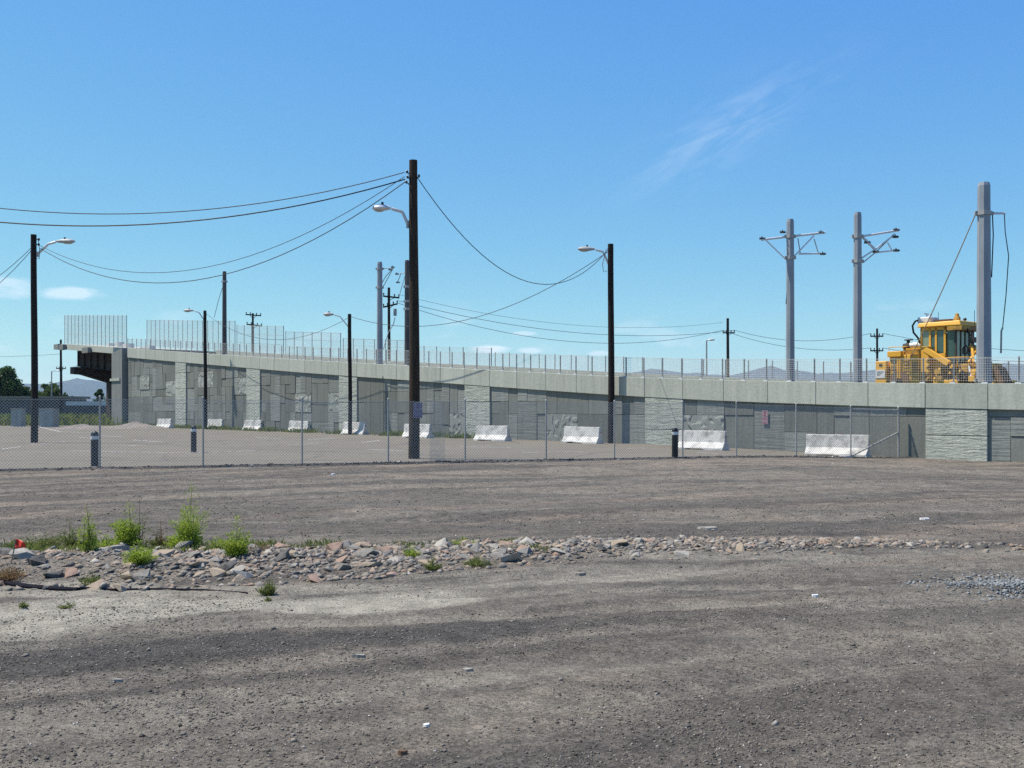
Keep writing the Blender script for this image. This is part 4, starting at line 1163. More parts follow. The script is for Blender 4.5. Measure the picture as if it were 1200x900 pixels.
# doubled strip of mesh where two rolls overlap
m = MB(); chain(m, t_of(503), t_of(521), -0.06, 0.05, 0.003)
ub(tag(m.build('overlapping_mesh', M['galv_dull']), kind='stuff'))
pa, pb = fpt(ts[-2]), fpt(ts[-1])
m = MB(); m.tube([(pa[0], pa[1], post_z(ts[-2]) + 0.05), (pb[0], pb[1], post_z(ts[-1]) + 0.95)], 0.028, 8); ub(m.build('brace', M['galv'], smooth=True))
m = MB(); m.tube([(pa[0], pa[1], post_z(ts[-2]) + ph(27) - 0.06), (pb[0], pb[1], post_z(ts[-1]) + ph(27) - 0.06)], 0.022, 8); ub(m.build('top_rail', M['galv'], smooth=True))
# the loose post at the right edge and the dark props leaning beside the fence end
g = on_ground(1198.5, 541)
e = empty('gate_post', (g.x, g.y, g.z)); tag(e, 'lone silver gate post at the right edge before the wall', 'post')
m = MB(); m.tube([(0, 0, -0.2), (0, 0, 1.72)], 0.035, 10); m.build('pipe', M['galv'], e, smooth=True)
m = MB(); m.ell((0, 0, 1.72), 0.045, 0.045, 0.05, nu=10, nv=6); m.build('cap', M['galv'], e, smooth=True)
g = on_ground(1060, 535.5)
m = MB(); z0 = g.z
m.tube([(0, 0, -0.1), (-0.02, 0.1, 1.55)], 0.022, 8); up = m.build('leaning_bar', M['grease'], None, loc=g)
tag(up, 'dark upright iron bar against the wall beside the fence end', 'bar', 'iron bars beside the fence end')
m = MB(); m.tube([(0.28, -0.1, -0.05), (0.02, 0.12, 1.45)], 0.022, 8); up = m.build('leaning_bar', M['grease'], None, loc=g)
tag(up, 'dark slanting iron bar beside the fence end', 'bar', 'iron bars beside the fence end')

# ------------------------------------------------------------------ yellow track machine on the ramp
u_m = 3.25; p_m = 2.05
mo = W(u_m, p_m, top(u_m) - 0.36)
mach = empty('track_machine', mo, math.atan2(-WD[1], -WD[0])); mach.scale = (1.09, 1.0, 1.03); tag(mach, 'yellow track maintenance machine with a glazed cab standing on the ramp', 'rail vehicle')
ZR = mo.z
def mz(z): return z - ZR
def MP(m, name, mat, parent=mach, **k): return m.build(name, M[mat], parent, **k)
# x to the right along the track, y away from the camera (positive = far side)
m = MB(); m.box(0.02, 4.5, 0.25, 1.55, mz(2.55), mz(2.78)); MP(m, 'frame', 'yellow_dirty', bevel=0.02)
for (a, b) in ((0.9, 0.02), (0.9, 1.44), (3.7, 0.02), (3.7, 1.44)):
    m = MB(); m.tube([(a, b + 0.06, 0.40), (a, b + 0.2, 0.40)], 0.40, 24); w = MP(m, 'wheel', 'rust', smooth=True)
    m = MB(); m.tube([(a, b + 0.0, 0.40), (a, b + 0.07, 0.40)], 0.12, 12); MP(m, 'hub', 'grease', w)
m = MB(); m.box(0.0, 0.44, 0.0, 1.45, mz(2.60), mz(3.58)); tk = MP(m, 'rear_box', 'yellow', bevel=0.03)
m = MB(); m.box(0.02, 0.40, -0.02, -0.003, mz(2.92), mz(3.24)); sg = MP(m, 'placard', 'white', tk)
m = MB()
for i in range(3): m.box(0.08, 0.33 - 0.06 * i, -0.026, -0.0215, mz(3.15 - 0.06 * i), mz(3.175 - 0.06 * i))
MP(m, 'placard_marks', 'glass', tk)
m = MB(); m.box(0.16, 0.28, -0.015, -0.002, mz(3.38), mz(3.48)); MP(m, 'vent', 'grease', tk)
m = MB(); m.box(0.5, 1.66, 0.12, 1.5, mz(2.62), mz(3.80)); hd = MP(m, 'engine_hood', 'yellow', bevel=0.03)
m = MB(); m.box(0.46, 1.0, 0.02, 1.6, mz(3.72), mz(3.94)); MP(m, 'hood_ledge', 'yellow', hd, bevel=0.02)
for (a0, a1, z0, z1, mt) in ((0.56, 0.78, 2.9, 3.6, 'yellow_dirty'), (1.04, 1.30, 3.0, 3.62, 'yellow_dirty'), (1.0, 1.24, 2.64, 2.92, 'grease'), (1.36, 1.6, 2.9, 3.55, 'yellow_dirty')):
    m = MB(); m.box(a0, a1, 0.105, 0.118, mz(z0), mz(z1))
    for i in range(5):
        zz_ = z0 + (z1 - z0) * (i + 0.5) / 5; m.box(a0 + 0.03, a1 - 0.03, 0.085, 0.104, mz(zz_) - 0.012, mz(zz_) + 0.012)
    MP(m, 'grille_panel', mt, hd)
m = MB()
for a in (0.84, 0.92): m.box(a, a + 0.035, 0.06, 0.11, mz(2.65), mz(3.7))
MP(m, 'hood_strut', 'yellow', hd)
m = MB(); m.box(1.0, 1.7, 0.3, 1.4, mz(3.80), mz(4.0)); MP(m, 'radiator_housing', 'yellow_dirty', hd)
m = MB(); m.tube([(1.10, 0.55, mz(4.16)), (1.62, 0.55, mz(4.16))], 0.115, 14); ac = MP(m, 'air_cleaner', 'white', smooth=True)
m = MB(); m.tube([(0.86, 0.55, mz(4.10)), (1.10, 0.55, mz(4.13))], [0.14, 0.16], 12); m.tube([(1.02, 0.55, mz(4.2)), (1.02, 0.55, mz(4.38))], 0.06, 8); m.box(0.9, 1.16, 0.46, 0.64, mz(4.36), mz(4.40)); MP(m, 'intake', 'rubber', ac)
m = MB(); m.box(1.0, 1.68, 0.4, 0.8, mz(4.0), mz(4.05)); MP(m, 'air_cleaner_shelf', 'yellow', ac)
# cab
cab = MB(); cab.box(1.70, 2.62, 0.10, 1.55, mz(2.78), mz(3.78)); cb = MP(cab, 'cab_body', 'yellow', bevel=0.02)
m = MB()
for (a, b) in ((1.70, 0.10), (2.02, 0.10), (2.24, 0.10), (2.56, 0.10), (1.70, 1.48), (2.56, 1.48)): m.box(a, a + 0.07, b, b + 0.07, mz(3.78), mz(4.76))
m.box(1.70, 2.63, 0.10, 1.55, mz(4.66), mz(4.78)); MP(m, 'cab_pillars', 'yellow', cb)
for (a0, a1, z0, z1, mt) in ((1.775, 2.015, 3.80, 4.64, 'glass_pale'), (2.095, 2.235, 3.80, 4.64, 'glass'), (2.315, 2.555, 3.80, 4.64, 'glass')):
    m = MB(); m.box(a0, a1, 0.125, 0.14, mz(z0), mz(z1)); MP(m, 'side_window', mt, cb)
m = MB(); m.box(1.78, 2.54, 1.5, 1.515, mz(3.8), mz(4.64)); MP(m, 'side_window', 'glass', cb)
m = MB(); m.box(1.72, 1.735, 0.18, 1.47, mz(3.8), mz(4.64)); MP(m, 'rear_window', 'glass', cb)
# glazed front bay
m = MB()
for (y0, y1) in ((0.16, 0.22), (0.52, 0.57), (0.86, 0.91), (1.2, 1.25), (1.44, 1.5)): m.box(2.93, 2.99, y0, y1, mz(3.45), mz(4.7))
m.box(2.66, 2.99, 0.15, 1.5, mz(3.40), mz(3.47)); bay = MP(m, 'front_bay_frame', 'grease', cb)
for (y0, y1) in ((0.22, 0.52), (0.57, 0.86), (0.91, 1.2), (1.25, 1.44)):
    m = MB(); m.box(2.95, 2.965, y0, y1, mz(3.47), mz(4.66)); MP(m, 'front_window', 'glass_pale' if y0 < 0.6 else 'glass', cb)
m = MB(); m.box(2.66, 2.95, 0.17, 0.185, mz(3.47), mz(4.66)); MP(m, 'side_window', 'glass', cb)
m = MB(); m.hexa([(1.62, -0.02, mz(4.79)), (3.22, -0.02, mz(4.79)), (3.22, 1.68, mz(4.79)), (1.62, 1.68, mz(4.79)), (1.66, 0.03, mz(4.95)), (3.16, 0.03, mz(4.97)), (3.16, 1.62, mz(4.97)), (1.66, 1.62, mz(4.95))]); rf = MP(m, 'cab_roof', 'yellow', bevel=0.03)
m = MB(); m.box(2.72, 3.24, 0.0, 1.66, mz(4.62), mz(4.785)); MP(m, 'visor', 'yellow_dirty', rf)
m = MB(); m.box(1.50, 1.98, 0.25, 1.0, mz(4.96), mz(5.20)); MP(m, 'air_conditioner', 'white', rf, bevel=0.05)
m = MB(); m.tube([(1.70, 0.6, mz(5.2)), (1.70, 0.6, mz(5.33))], 0.025, 6); m.bar((1.6, 0.6, mz(5.36)), (1.86, 0.6, mz(5.28)), 0.14, 0.05); MP(m, 'work_lamp', 'alu', rf)
m = MB(); m.box(2.05, 2.60, 0.5, 1.3, mz(4.965), mz(5.08)); MP(m, 'roof_box', 'rust', rf)
m = MB(); m.lathe([(0.12, 0), (0.12, 0.16), (0.07, 0.22), (0.07, 0.30), (0.02, 0.33)], 12, (2.72, 0.8, mz(4.97))); MP(m, 'beacon', 'yellow_dirty', rf, smooth=True)
m = MB(); m.ell((3.05, 0.7, mz(5.04)), 0.06, 0.06, 0.06); MP(m, 'camera_dome', 'black', rf)
m = MB(); m.tube([(2.32, 0.2, mz(4.95)), (2.32, 0.2, mz(5.32))], 0.009, 5); MP(m, 'antenna', 'black', rf)
m = MB(); m.tube([(3.3, 0.9, mz(4.6)), (3.3, 0.9, mz(5.36))], 0.010, 5); MP(m, 'antenna', 'black', rf)
m = MB(); m.tube([(1.60, 0.35, mz(5.12)), (1.46, 0.2, mz(5.05)), (1.38, 0.15, mz(4.88)), (1.42, 0.15, mz(4.62)), (1.56, 0.2, mz(4.42)), (1.6, 0.3, mz(4.2))], 0.035, 8); MP(m, 'hose', 'rubber', smooth=True)
# working gear in front of the cab
m = MB(); m.bar((1.98, -0.10, mz(3.96)), (2.88, -0.16, mz(3.38)), 0.16, 0.2); MP(m, 'lift_arm', 'yellow', bevel=0.015)
m = MB(); m.bar((2.62, 0.95, mz(3.62)), (3.5, 0.9, mz(3.26)), 0.16, 0.16); MP(m, 'lift_arm', 'yellow', bevel=0.015)
m = MB(); m.box(1.86, 2.14, -0.16, 0.09, mz(3.1), mz(4.06)); MP(m, 'arm_bracket', 'yellow', bevel=0.02)
m = MB()
for i in range(4): m.tube([(2.06, -0.12, mz(2.78 + i * 0.24)), (2.16, -0.12, mz(2.9 + i * 0.24))], 0.07, 10)
MP(m, 'valve_bank', 'yellow_dirty')
rr = random.Random(5)
for i, (a0, a1, b0, b1, z0, z1, mt) in enumerate(((2.66, 3.9, 0.1, 1.5, 2.78, 3.02, 'grease'), (2.7, 3.5, 0.02, 0.4, 3.05, 3.34, 'yellow_dirty'), (3.1, 4.1, 0.2, 1.3, 3.10, 3.38, 'yellow_dirty'),
        (3.55, 4.3, 0.0, 0.5, 2.72, 3.05, 'grease'), (2.3, 3.2, -0.16, -0.05, 2.62, 2.80, 'yellow'), (3.75, 4.4, -0.1, 0.25, 2.60, 2.76, 'yellow'), (3.6, 4.1, 0.1, 0.5, 3.25, 3.42, 'yellow'), (2.62, 2.9, 0.2, 1.45, 3.02, 3.45, 'grease'))):
    m = MB(); m.box(a0, a1, b0, b1, mz(z0), mz(z1)); MP(m, 'gear_housing', mt, bevel=0.02)
for i in range(9):
    a = 2.35 + i * 0.22; m = MB(); z0 = 2.72 + rr.uniform(0, 0.15)
    m.tube([(a, -0.08 - rr.uniform(0, .1), mz(z0)), (a + rr.uniform(-0.25, 0.3), -0.02, mz(z0 + rr.uniform(0.25, 0.5)))], rr.uniform(0.03, 0.06), 8)
    MP(m, 'hydraulic_ram', rr.choice(['yellow', 'grease', 'yellow_dirty', 'alu']), smooth=True)
for i in range(5):
    a = 2.2 + i * 0.35; m = MB(); m.tube([(a, -0.14, mz(3.3)), (a + 0.1, -0.2, mz(3.05)), (a + 0.25, -0.18, mz(2.9)), (a + 0.4, -0.12, mz(3.1))], 0.022, 6); MP(m, 'hose', 'rubber', smooth=True)
m = MB(); m.tube([(3.42, 0.5, mz(3.4)), (3.42, 0.5, mz(4.66))], 0.045, 8); m.box(3.22, 3.66, 0.42, 0.58, mz(4.6), mz(4.68)); m.bar((3.42, 0.5, mz(4.35)), (3.18, 0.5, mz(4.6)), 0.05, 0.05); m.box(3.30, 3.50, 0.4, 0.6, mz(4.15), mz(4.35)); m.tube([(3.3, 0.5, mz(3.95)), (3.5, 0.5, mz(3.95))], 0.12, 10); MP(m, 'mast', 'grease')
m = MB(); m.bar((3.36, 0.45, mz(4.05)), (3.95, 0.4, mz(3.45)), 0.14, 0.16); MP(m, 'boom', 'yellow_dirty', bevel=0.015)
m = MB(); m.tube([(3.12, 0.4, mz(3.95)), (3.2, 0.4, mz(4.08)), (3.3, 0.4, mz(3.95)), (3.25, 0.4, mz(3.75)), (3.12, 0.4, mz(3.75)), (3.12, 0.4, mz(3.95))], 0.03, 8); MP(m, 'hand_wheel', 'grease', smooth=True)
m = MB(); m.hexa([(4.40, 0.1, mz(2.5)), (4.72, 0.1, mz(2.5)), (4.72, 0.8, mz(2.5)), (4.40, 0.8, mz(2.5)), (4.30, 0.1, mz(3.2)), (4.42, 0.1, mz(3.24)), (4.42, 0.8, mz(3.24)), (4.30, 0.8, mz(3.2))]); MP(m, 'plough_blade', 'rust', bevel=0.02)

for (x0, x1, z0, z1) in ((0.52, 1.64, 4.1, 4.1), (2.66, 3.5, 3.62, 3.62)):
    m = MB(); zl = 3.8 if z0 > 4 else 3.36
    m.tube([(x0, 0.05, mz(zl)), (x0, 0.05, mz(z0)), (x1, 0.05, mz(z1)), (x1, 0.05, mz(zl))], 0.016, 6); m.tube([((x0 + x1) / 2, 0.05, mz(zl)), ((x0 + x1) / 2, 0.05, mz(z0))], 0.014, 6)
    MP(m, 'handrail', 'yellow')
for i in range(3):
    m = MB(); m.box(1.72, 2.0, -0.12, 0.09, mz(2.62 + i * 0.28), mz(2.66 + i * 0.28)); MP(m, 'step', 'grease')
for i in range(10):
    a = rr.uniform(2.2, 4.0); z0 = rr.uniform(2.65, 3.25); m = MB(); w_ = rr.uniform(0.08, 0.26)
    m.box(a, a + w_, -0.16 - rr.uniform(0, 0.12), 0.05, mz(z0), mz(z0 + rr.uniform(0.06, 0.22))); MP(m, 'bracket', rr.choice(['yellow', 'yellow', 'yellow_dirty', 'grease']), bevel=0.01)
for i in range(4):
    a = 3.5 + i * 0.16; m = MB(); m.bar((a, 0.0, mz(3.42)), (a + rr.uniform(-0.25, 0.2), 0.3, mz(3.42 + rr.uniform(0.25, 0.7))), 0.07, 0.07); MP(m, 'linkage', rr.choice(['yellow', 'yellow_dirty', 'grease']))
# ------------------------------------------------------------------ things beyond the end of the span
def cabinet(label, x0, x1, yt, Y, d=0.7):
    a = (x0 - 600) * Y / FPX; b = (x1 - 600) * Y / FPX; h = EYE + (HZ - yt) * Y / FPX
    e = empty('utility_cabinet', ((a + b) / 2, Y, 0)); tag(e, label, 'cabinet', 'utility cabinets at the edge of the lot'); w = (b - a) / 2
    m = MB(); m.box(-w, w, -d / 2, d / 2, 0.08, h - 0.06); bd = m.build('body', M['box_grey'], e, bevel=0.02)
    m = MB(); m.box(-w - 0.04, w + 0.04, -d / 2 - 0.05, d / 2 + 0.04, h - 0.058, h); m.build('lid', M['box_grey'], e, bevel=0.02)
    m = MB(); m.box(-w - 0.1, w + 0.1, -d / 2 - 0.1, d / 2 + 0.1, -0.1, 0.078); m.build('pad', M['barrier'], e)
    for s in (-1, 1):
        m = MB(); m.box(min(s * 0.02, s * (w - 0.05)), max(s * 0.02, s * (w - 0.05)), -d / 2 - 0.02, -d / 2 - 0.002, 0.15, h - 0.14); dr = m.build('door', M['box_grey'], e)
        m = MB(); m.box(s * 0.08 - 0.015, s * 0.08 + 0.015, -d / 2 - 0.05, -d / 2 - 0.021, h * 0.5, h * 0.5 + 0.18); m.build('handle', M['galv'], dr)
cabinet('grey utility cabinet left of the far left lamp pole', 15, 28, 479, 94)
cabinet('wider grey utility cabinet right of the far left lamp pole', 49, 66, 479, 92, 1.2)
e = empty('shed', px(38, 478, 150)); e.location.z = 0; tag(e, 'long low dark shed with a pale roof edge beyond the lot', 'shed')
m = MB(); m.box(-6, 5.0, 0, 7, -0.1, 3.1); m.build('wall', M['shed'], e)
for i in range(14):
    m = MB(); m.box(-5.9 + i * 0.8, -5.9 + i * 0.8 + 0.5, -0.04, -0.005, 0.05, 3.05); m.build('wall_rib', M['shed'], e)
m = MB(); m.box(-6.4, 5.4, -0.5, 7.4, 3.12, 3.45); m.build('roof', M['timber'], e)
e = empty('parked_trailer', px(98, 478, 128)); e.location.z = 0; tag(e, 'long white topped flat trailer parked beyond the bridge end', 'trailer')
m = MB(); m.box(-2.2, 2.3, 0, 2.4, 2.05, 2.55); m.build('white_top', M['white'], e)
m = MB(); m.box(-2.15, 2.25, 0.05, 2.35, 0.7, 2.04); m.build('dark_side', M['shed'], e)
for a in (-1.6, 1.3, 1.9):
    m = MB(); m.tube([(a, -0.02, 0.45), (a, 0.22, 0.45)], 0.45, 18); m.build('wheel', M['rubber'], e)

def leaf_cloud(name, mat, parent, blobs, n, size, seed, rough=0.35):
    r = np.random.default_rng(seed)
    w = np.array([b[3] * b[4] * b[5] for b in blobs]) ** 0.8; w = w / w.sum()
    k = r.choice(len(blobs), n, p=w); B = np.array(blobs)[k]
    d = r.normal(size=(n, 3)); d /= np.linalg.norm(d, axis=1)[:, None]
    rad = r.random(n) ** 0.45 * (1 + r.normal(size=n) * 0.12)
    c = B[:, :3] + d * B[:, 3:6] * rad[:, None]
    u = r.normal(size=(n, 3)); u /= np.linalg.norm(u, axis=1)[:, None]
    v = np.cross(u, r.normal(size=(n, 3))); v /= np.linalg.norm(v, axis=1)[:, None]
    s = size * (0.6 + 0.8 * r.random(n))[:, None]
    V = np.stack([c - u * s, c + v * s * 0.5, c + u * s, c - v * s * 0.5], 1).reshape(-1, 3)
    F = np.arange(n * 4).reshape(n, 4)
    return link(name, np_mesh(name, V, F, mat), parent)
def tree(label, xp, Y, yt, wpx, mat, seed, n=3500):
    r = random.Random(seed); x = (xp - 600) * Y / FPX; H = EYE + (HZ - yt) * Y / FPX; Rw = wpx * Y / FPX / 2
    e = empty('tree', (x, Y, 0)); tag(e, label, 'tree', 'trees beyond the parking lot')
    m = MB(); m.tube([(0, 0, -0.2), (0.1, 0, H * 0.3), (0, 0.1, H * 0.7)], [H * 0.035, H * 0.026, H * 0.008], 9)
    for i in range(6):
        a = r.uniform(0, 6.28); h0 = H * r.uniform(0.2, 0.5); m.tube([(0.05, 0, h0), (math.cos(a) * Rw * 0.35, math.sin(a) * Rw * 0.35, h0 + H * 0.15), (math.cos(a) * Rw * 0.7, math.sin(a) * Rw * 0.7, h0 + H * 0.26)], [H * 0.014, H * 0.009, H * 0.003], 6)
    m.build('trunk', M['bark'], e)
    bl_ = []
    for i in range(22):
        a = r.uniform(0, 6.28); rr_ = Rw * math.sqrt(r.random()) * 0.78; hh = H * r.uniform(0.22, 0.86)
        rr_ *= 1 - 0.45 * max(0, hh / H - 0.55) / 0.45
        s = Rw * r.uniform(0.2, 0.4); bl_.append((math.cos(a) * rr_, math.sin(a) * rr_, hh, s, s, s * 0.8))
    leaf_cloud('crown', mat, e, bl_, n, 0.16 + H * 0.012, seed)
tree('large dark green tree at the left edge', 4, 165, 425, 62, M['leaf_tree'], 3, 14000)
tree('rounded green tree just right of the far left lamp pole', 57, 190, 447, 34, M['leaf_tree_pale'], 4, 6000)
tree('low dark tree beside the left lamp pole, left of it', 30, 180, 458, 18, M['leaf_tree'], 5, 2500)
tree('small green tree left of the pier column under the span', 116, 175, 452, 12, M['leaf_tree'], 6, 2000)
tree('small bushy tree below the end of the span', 80, 230, 457, 16, M['leaf_tree'], 8, 2000)
tree('dark tree over the ramp at the right edge', 1190, 170, 441, 42, M['leaf_tree'], 9, 2500)
# far belt of scrub that reads as one mass
bl_ = []
r = random.Random(12)
for i in range(150):
    x = r.uniform(-260, 330); y = r.uniform(330, 520); s = r.uniform(2.0, 4.4); bl_.append((x, y, s * 0.7, s * 1.6, s, s))
o = leaf_cloud('distant_trees', M['leaf_tree'], None, bl_, 26000, 0.55, 13); tag(o, 'low belt of distant trees along the horizon', 'trees', kind='stuff')
# weeds and grass at the foot of the wall and the edge of the lot
def tuft_field(name, label, spots, n, hmax, mat, seed, wid=0.012):
    rr_ = np.random.default_rng(seed); k = rr_.integers(0, len(spots), n); B = np.array(spots)[k]
    x = B[:, 0] + rr_.normal(size=n) * B[:, 2]; y = B[:, 1] + rr_.normal(size=n) * B[:, 3]
    z = ground_z(x, y) - 0.01
    h = hmax * (0.3 + 0.7 * rr_.random(n)) * B[:, 4]; a = rr_.random(n) * 6.28; l = h * (0.2 + 0.5 * rr_.random(n))
    dx, dy = np.cos(a), np.sin(a); w = wid * (0.6 + 0.8 * rr_.random(n)) * (0.5 + B[:, 4])
    V = np.stack([np.stack([x - dy * w, y + dx * w, z], 1), np.stack([x + dy * w, y - dx * w, z], 1),
                  np.stack([x + dy * w * .7 + dx * l * .4, y - dx * w * .7 + dy * l * .4, z + h * .65], 1), np.stack([x - dy * w * .1 + dx * l, y + dx * w * .1 + dy * l, z + h], 1)], 1).reshape(-1, 3)
    o = link(name, np_mesh(name, V, np.arange(n * 4).reshape(n, 4), mat)); tag(o, label, 'grass', kind='stuff'); return o
sp2 = []
for i in range(60):
    u = random.uniform(25, 84); w = W(u, -0.6 - random.random() * 0.6, 0); sp2.append((w.x, w.y, 0.4, 0.25, random.uniform(0.3, 1)))
tuft_field('wall_foot_weeds', 'thin green weeds along the foot of the wall', sp2, 6000, 0.45, M['leaf_olive'], 3, 0.02)
sp2 = [(random.uniform(-75, -38), random.uniform(100, 135), 1.6, 1.6, random.uniform(0.6, 1.6)) for i in range(90)]
tuft_field('far_grass', 'tall yellow green grass beyond the parking lot', sp2, 26000, 0.8, M['leaf_olive'], 4, 0.035)
sp2 = [(random.uniform(-75, -40), random.uniform(100, 120), 1.2, 1.0, random.uniform(0.8, 1.5)) for i in range(25)]
tuft_field('far_dry_grass', 'rusty dry grass beyond the parking lot', sp2, 6000, 0.7, M['leaf_dry'], 5, 0.035)

# dirt mounds at the far edge of the lot
def mound(label, xp, yb, w, h, seed):
    g = on_ground(xp, yb); n = 28; m = MB()
    X, Y = np.meshgrid(np.linspace(-1, 1, n), np.linspace(-1, 1, n)); rr_ = np.sqrt(X * X + Y * Y)
    z = h * np.clip(1 - rr_, 0, 1) ** 0.8 * (0.55 + 0.9 * fbm(X * 2.2 + seed, Y * 2.2, seed, 4)) - 0.03
    ii = np.arange(n * n).reshape(n, n); fc = np.stack([ii[:-1, :-1], ii[:-1, 1:], ii[1:, 1:], ii[1:, :-1]], -1).reshape(-1, 4)
    o = link('dirt_mound', np_mesh('dirt_mound', np.stack([X.ravel() * w, Y.ravel() * w * 0.5, z.ravel()], 1), fc, M['mound'], True), None, (g.x, g.y, g.z))
    tag(o, label, 'dirt mound', 'dirt mounds at the end of the lot')
mound('grey dirt mound under the end of the bridge span', 95, 503, 2.4, 0.4, 3)
mound('paler dirt mound at the foot of the abutment', 158, 502, 3.2, 0.5, 4)

# ------------------------------------------------------------------ broken rock along the berm
def rock_mesh(seed, flat):
    r = random.Random(seed); bm = bmesh.new()
    for i in range(13):
        v = Vector((r.gauss(0, 1), r.gauss(0, 1), r.gauss(0, 1))).normalized() * r.uniform(0.75, 1.0)
        bm.verts.new((v.x, v.y * r.uniform(0.6, 0.9), v.z * flat))
    res = bmesh.ops.convex_hull(bm, input=bm.verts)
    bmesh.ops.delete(bm, geom=[g for g in res['geom_interior'] if isinstance(g, bmesh.types.BMVert)], context='VERTS')
    bmesh.ops.dissolve_limit(bm, angle_limit=R(8), verts=bm.verts, edges=bm.edges)
    bmesh.ops.triangulate(bm, faces=bm.faces)
    me = bpy.data.meshes.new('rock'); bm.to_mesh(me); bm.free(); me.materials.append(M['rock']); return me
RM = [rock_mesh(100 + i, random.uniform(0.32, 0.62)) for i in range(16)]
def berm_point(rng):
    """a place in the rubble: thick on the left, thinning out to the right"""
    while True:
        x = rng.uniform(-6.4, 8.0)
        dens = np.interp(x, [-6.4, -4.6, -4.2, -3.4, -0.6, 0.6, 2.2, 3.2, 4.2, 5.5, 6.2, 8], [0.25, 0.3, 0.55, 1, 0.95, 0.62, 0.42, 0.45, 0.30, 0.14, 0.05, 0.01])
        if rng.random() < dens: break
    b = rng.gauss(0, 0.66 if x < 0.5 else 0.5)
    c = np.interp(x, BERM[:, 0], BERM[:, 1]); w = np.interp(x, [-9, -5, -1, 1.2, 3, 5, 8], [1.3, 1.25, 0.95, 0.85, 0.7, 0.45, 0.3])
    return x, float(c + w * max(-1.3, min(1.3, b)))
r = random.Random(21); n_big = 0
cand = []
for i in range(300):
    x, y = berm_point(r); s = min(0.23, 0.060 * math.exp(r.gauss(0, 0.42)) * float(np.interp(x, [-5, -1, 2, 6], [1.6, 1.45, 1.1, 0.9])) + 0.015)
    cand.append((x, y, s))
for i, (x, y, s) in enumerate(sorted(cand, key=lambda c: -c[2])):
    o = link('rock', RM[i % 16], None, (x, y, gz(x, y) + s * 0.06))
    o.scale = (s * r.uniform(0.85, 1.3), s * r.uniform(0.8, 1.2), s * r.uniform(0.8, 1.15)); o.rotation_euler = (r.gauss(0, 0.17), r.gauss(0, 0.17), r.uniform(0, 6.28))
    nm, mt = RK[r.choices(range(5), (6, 4, 4, 3, 3))[0]]
    o.material_slots[0].link = 'OBJECT'; o.material_slots[0].material = mt
    if x < -0.7: tag(o, nm + ' broken rock in the thick rubble heap by the green weeds', 'rock', nm + ' rocks of the left rubble heap')
    elif x < 2.6: tag(o, nm + ' broken rock in the thinner middle stretch of the rubble line', 'rock', nm + ' rocks of the middle rubble line')
    else: tag(o, nm + ' broken rock in the sparse right end of the rubble line', 'rock', nm + ' rocks of the right rubble line')

def scatter(name, label, xy, size, mat, seed, tet=False, sink=0.1, flat=0.6):
    rr_ = np.random.default_rng(seed); n = len(xy)
    O = np.array([(1, 0, 0), (-0.9, 0.2, 0), (0.1, 1, 0), (0, -0.9, 0), (0.1, 0.1, 1), (0, 0, -0.8)])
    F0 = np.array([(0, 2, 4), (2, 1, 4), (1, 3, 4), (3, 0, 4), (2, 0, 5), (1, 2, 5), (3, 1, 5), (0, 3, 5)])
    V = O[None] * (0.6 + 0.8 * rr_.random((n, 6, 3))) + rr_.normal(size=(n, 6, 3)) * 0.16
    V[:, :, 2] *= flat
    a = rr_.random(n) * 6.28; ca, sa = np.cos(a), np.sin(a)
    X = V[:, :, 0] * ca[:, None] - V[:, :, 1] * sa[:, None]; Y = V[:, :, 0] * sa[:, None] + V[:, :, 1] * ca[:, None]
    Z = V[:, :, 2] + X * (rr_.normal(size=n) * 0.25)[:, None]
    P = np.stack([X, Y, Z], 2) * size[:, None, None]
    P[:, :, 0] += xy[:, 0:1]; P[:, :, 1] += xy[:, 1:2]; P[:, :, 2] += (ground_z(xy[:, 0], xy[:, 1]) + size * sink)[:, None]
    F = (F0[None] + (np.arange(n) * 6)[:, None, None]).reshape(-1, 3)
    o = link(name, np_mesh(name, P.reshape(-1, 3), F, mat)); tag(o, label, None, None, 'stuff'); return o
pts = np.array([berm_point(r) for i in range(12000)]); sz = 0.007 + 0.068 * RNG.random(12000) ** 2.7
scatter('small_rubble', 'small broken stones between the rocks of the rubble line', pts, sz, M['rubble'], 5, flat=0.5, sink=-0.05)
# loose gravel all over the foreground, denser in the dark bands
def gravel_points(n, y0, y1, rng):
    out = []
    while sum(len(a) for a in out) < n:
        t = rng.random(n); y = y0 * (y1 / y0) ** t
        x = (rng.random(n) - 0.5) * 1.12 * y
        d = fbm(x * 0.7, y * 1.3, 81, 4); band = np.exp(-((y - (7.75 + 0.25 * (x + 1.5))) / 0.6) ** 2) * (x < 2)
        keep = rng.random(n) < np.clip(0.22 + 1.5 * (d - 0.42) * 2 + 0.8 * band, 0.1, 1)
        out.append(np.stack([x, y], 1)[keep])
    return np.concatenate(out)[:n]
p1 = gravel_points(80000, 4.2, 14, RNG); s1 = 0.0028 + 0.0095 * RNG.random(len(p1)) ** 3.4
scatter('loose_gravel', 'loose grey gravel strewn over the foreground dirt', p1, s1, M['gravel'], 6)
p2 = gravel_points(700, 4.2, 24, RNG); s2 = 0.010 + 0.018 * RNG.random(len(p2)) ** 4
scatter('scattered_stones', 'single larger stones scattered over the dirt', p2, s2, M['gravel'], 7)
p3 = gravel_points(16000, 13, 31, RNG); s3 = 0.006 + 0.018 * RNG.random(len(p3)) ** 3
fd = (p3[:, 0] - FA[0]) * FN[0] + (p3[:, 1] - FA[1]) * FN[1]
p3, s3 = p3[fd < -0.1], s3[fd < -0.1]
scatter('road_gravel', 'grey gravel on the road before the fence', p3, s3, M['gravel'], 8)
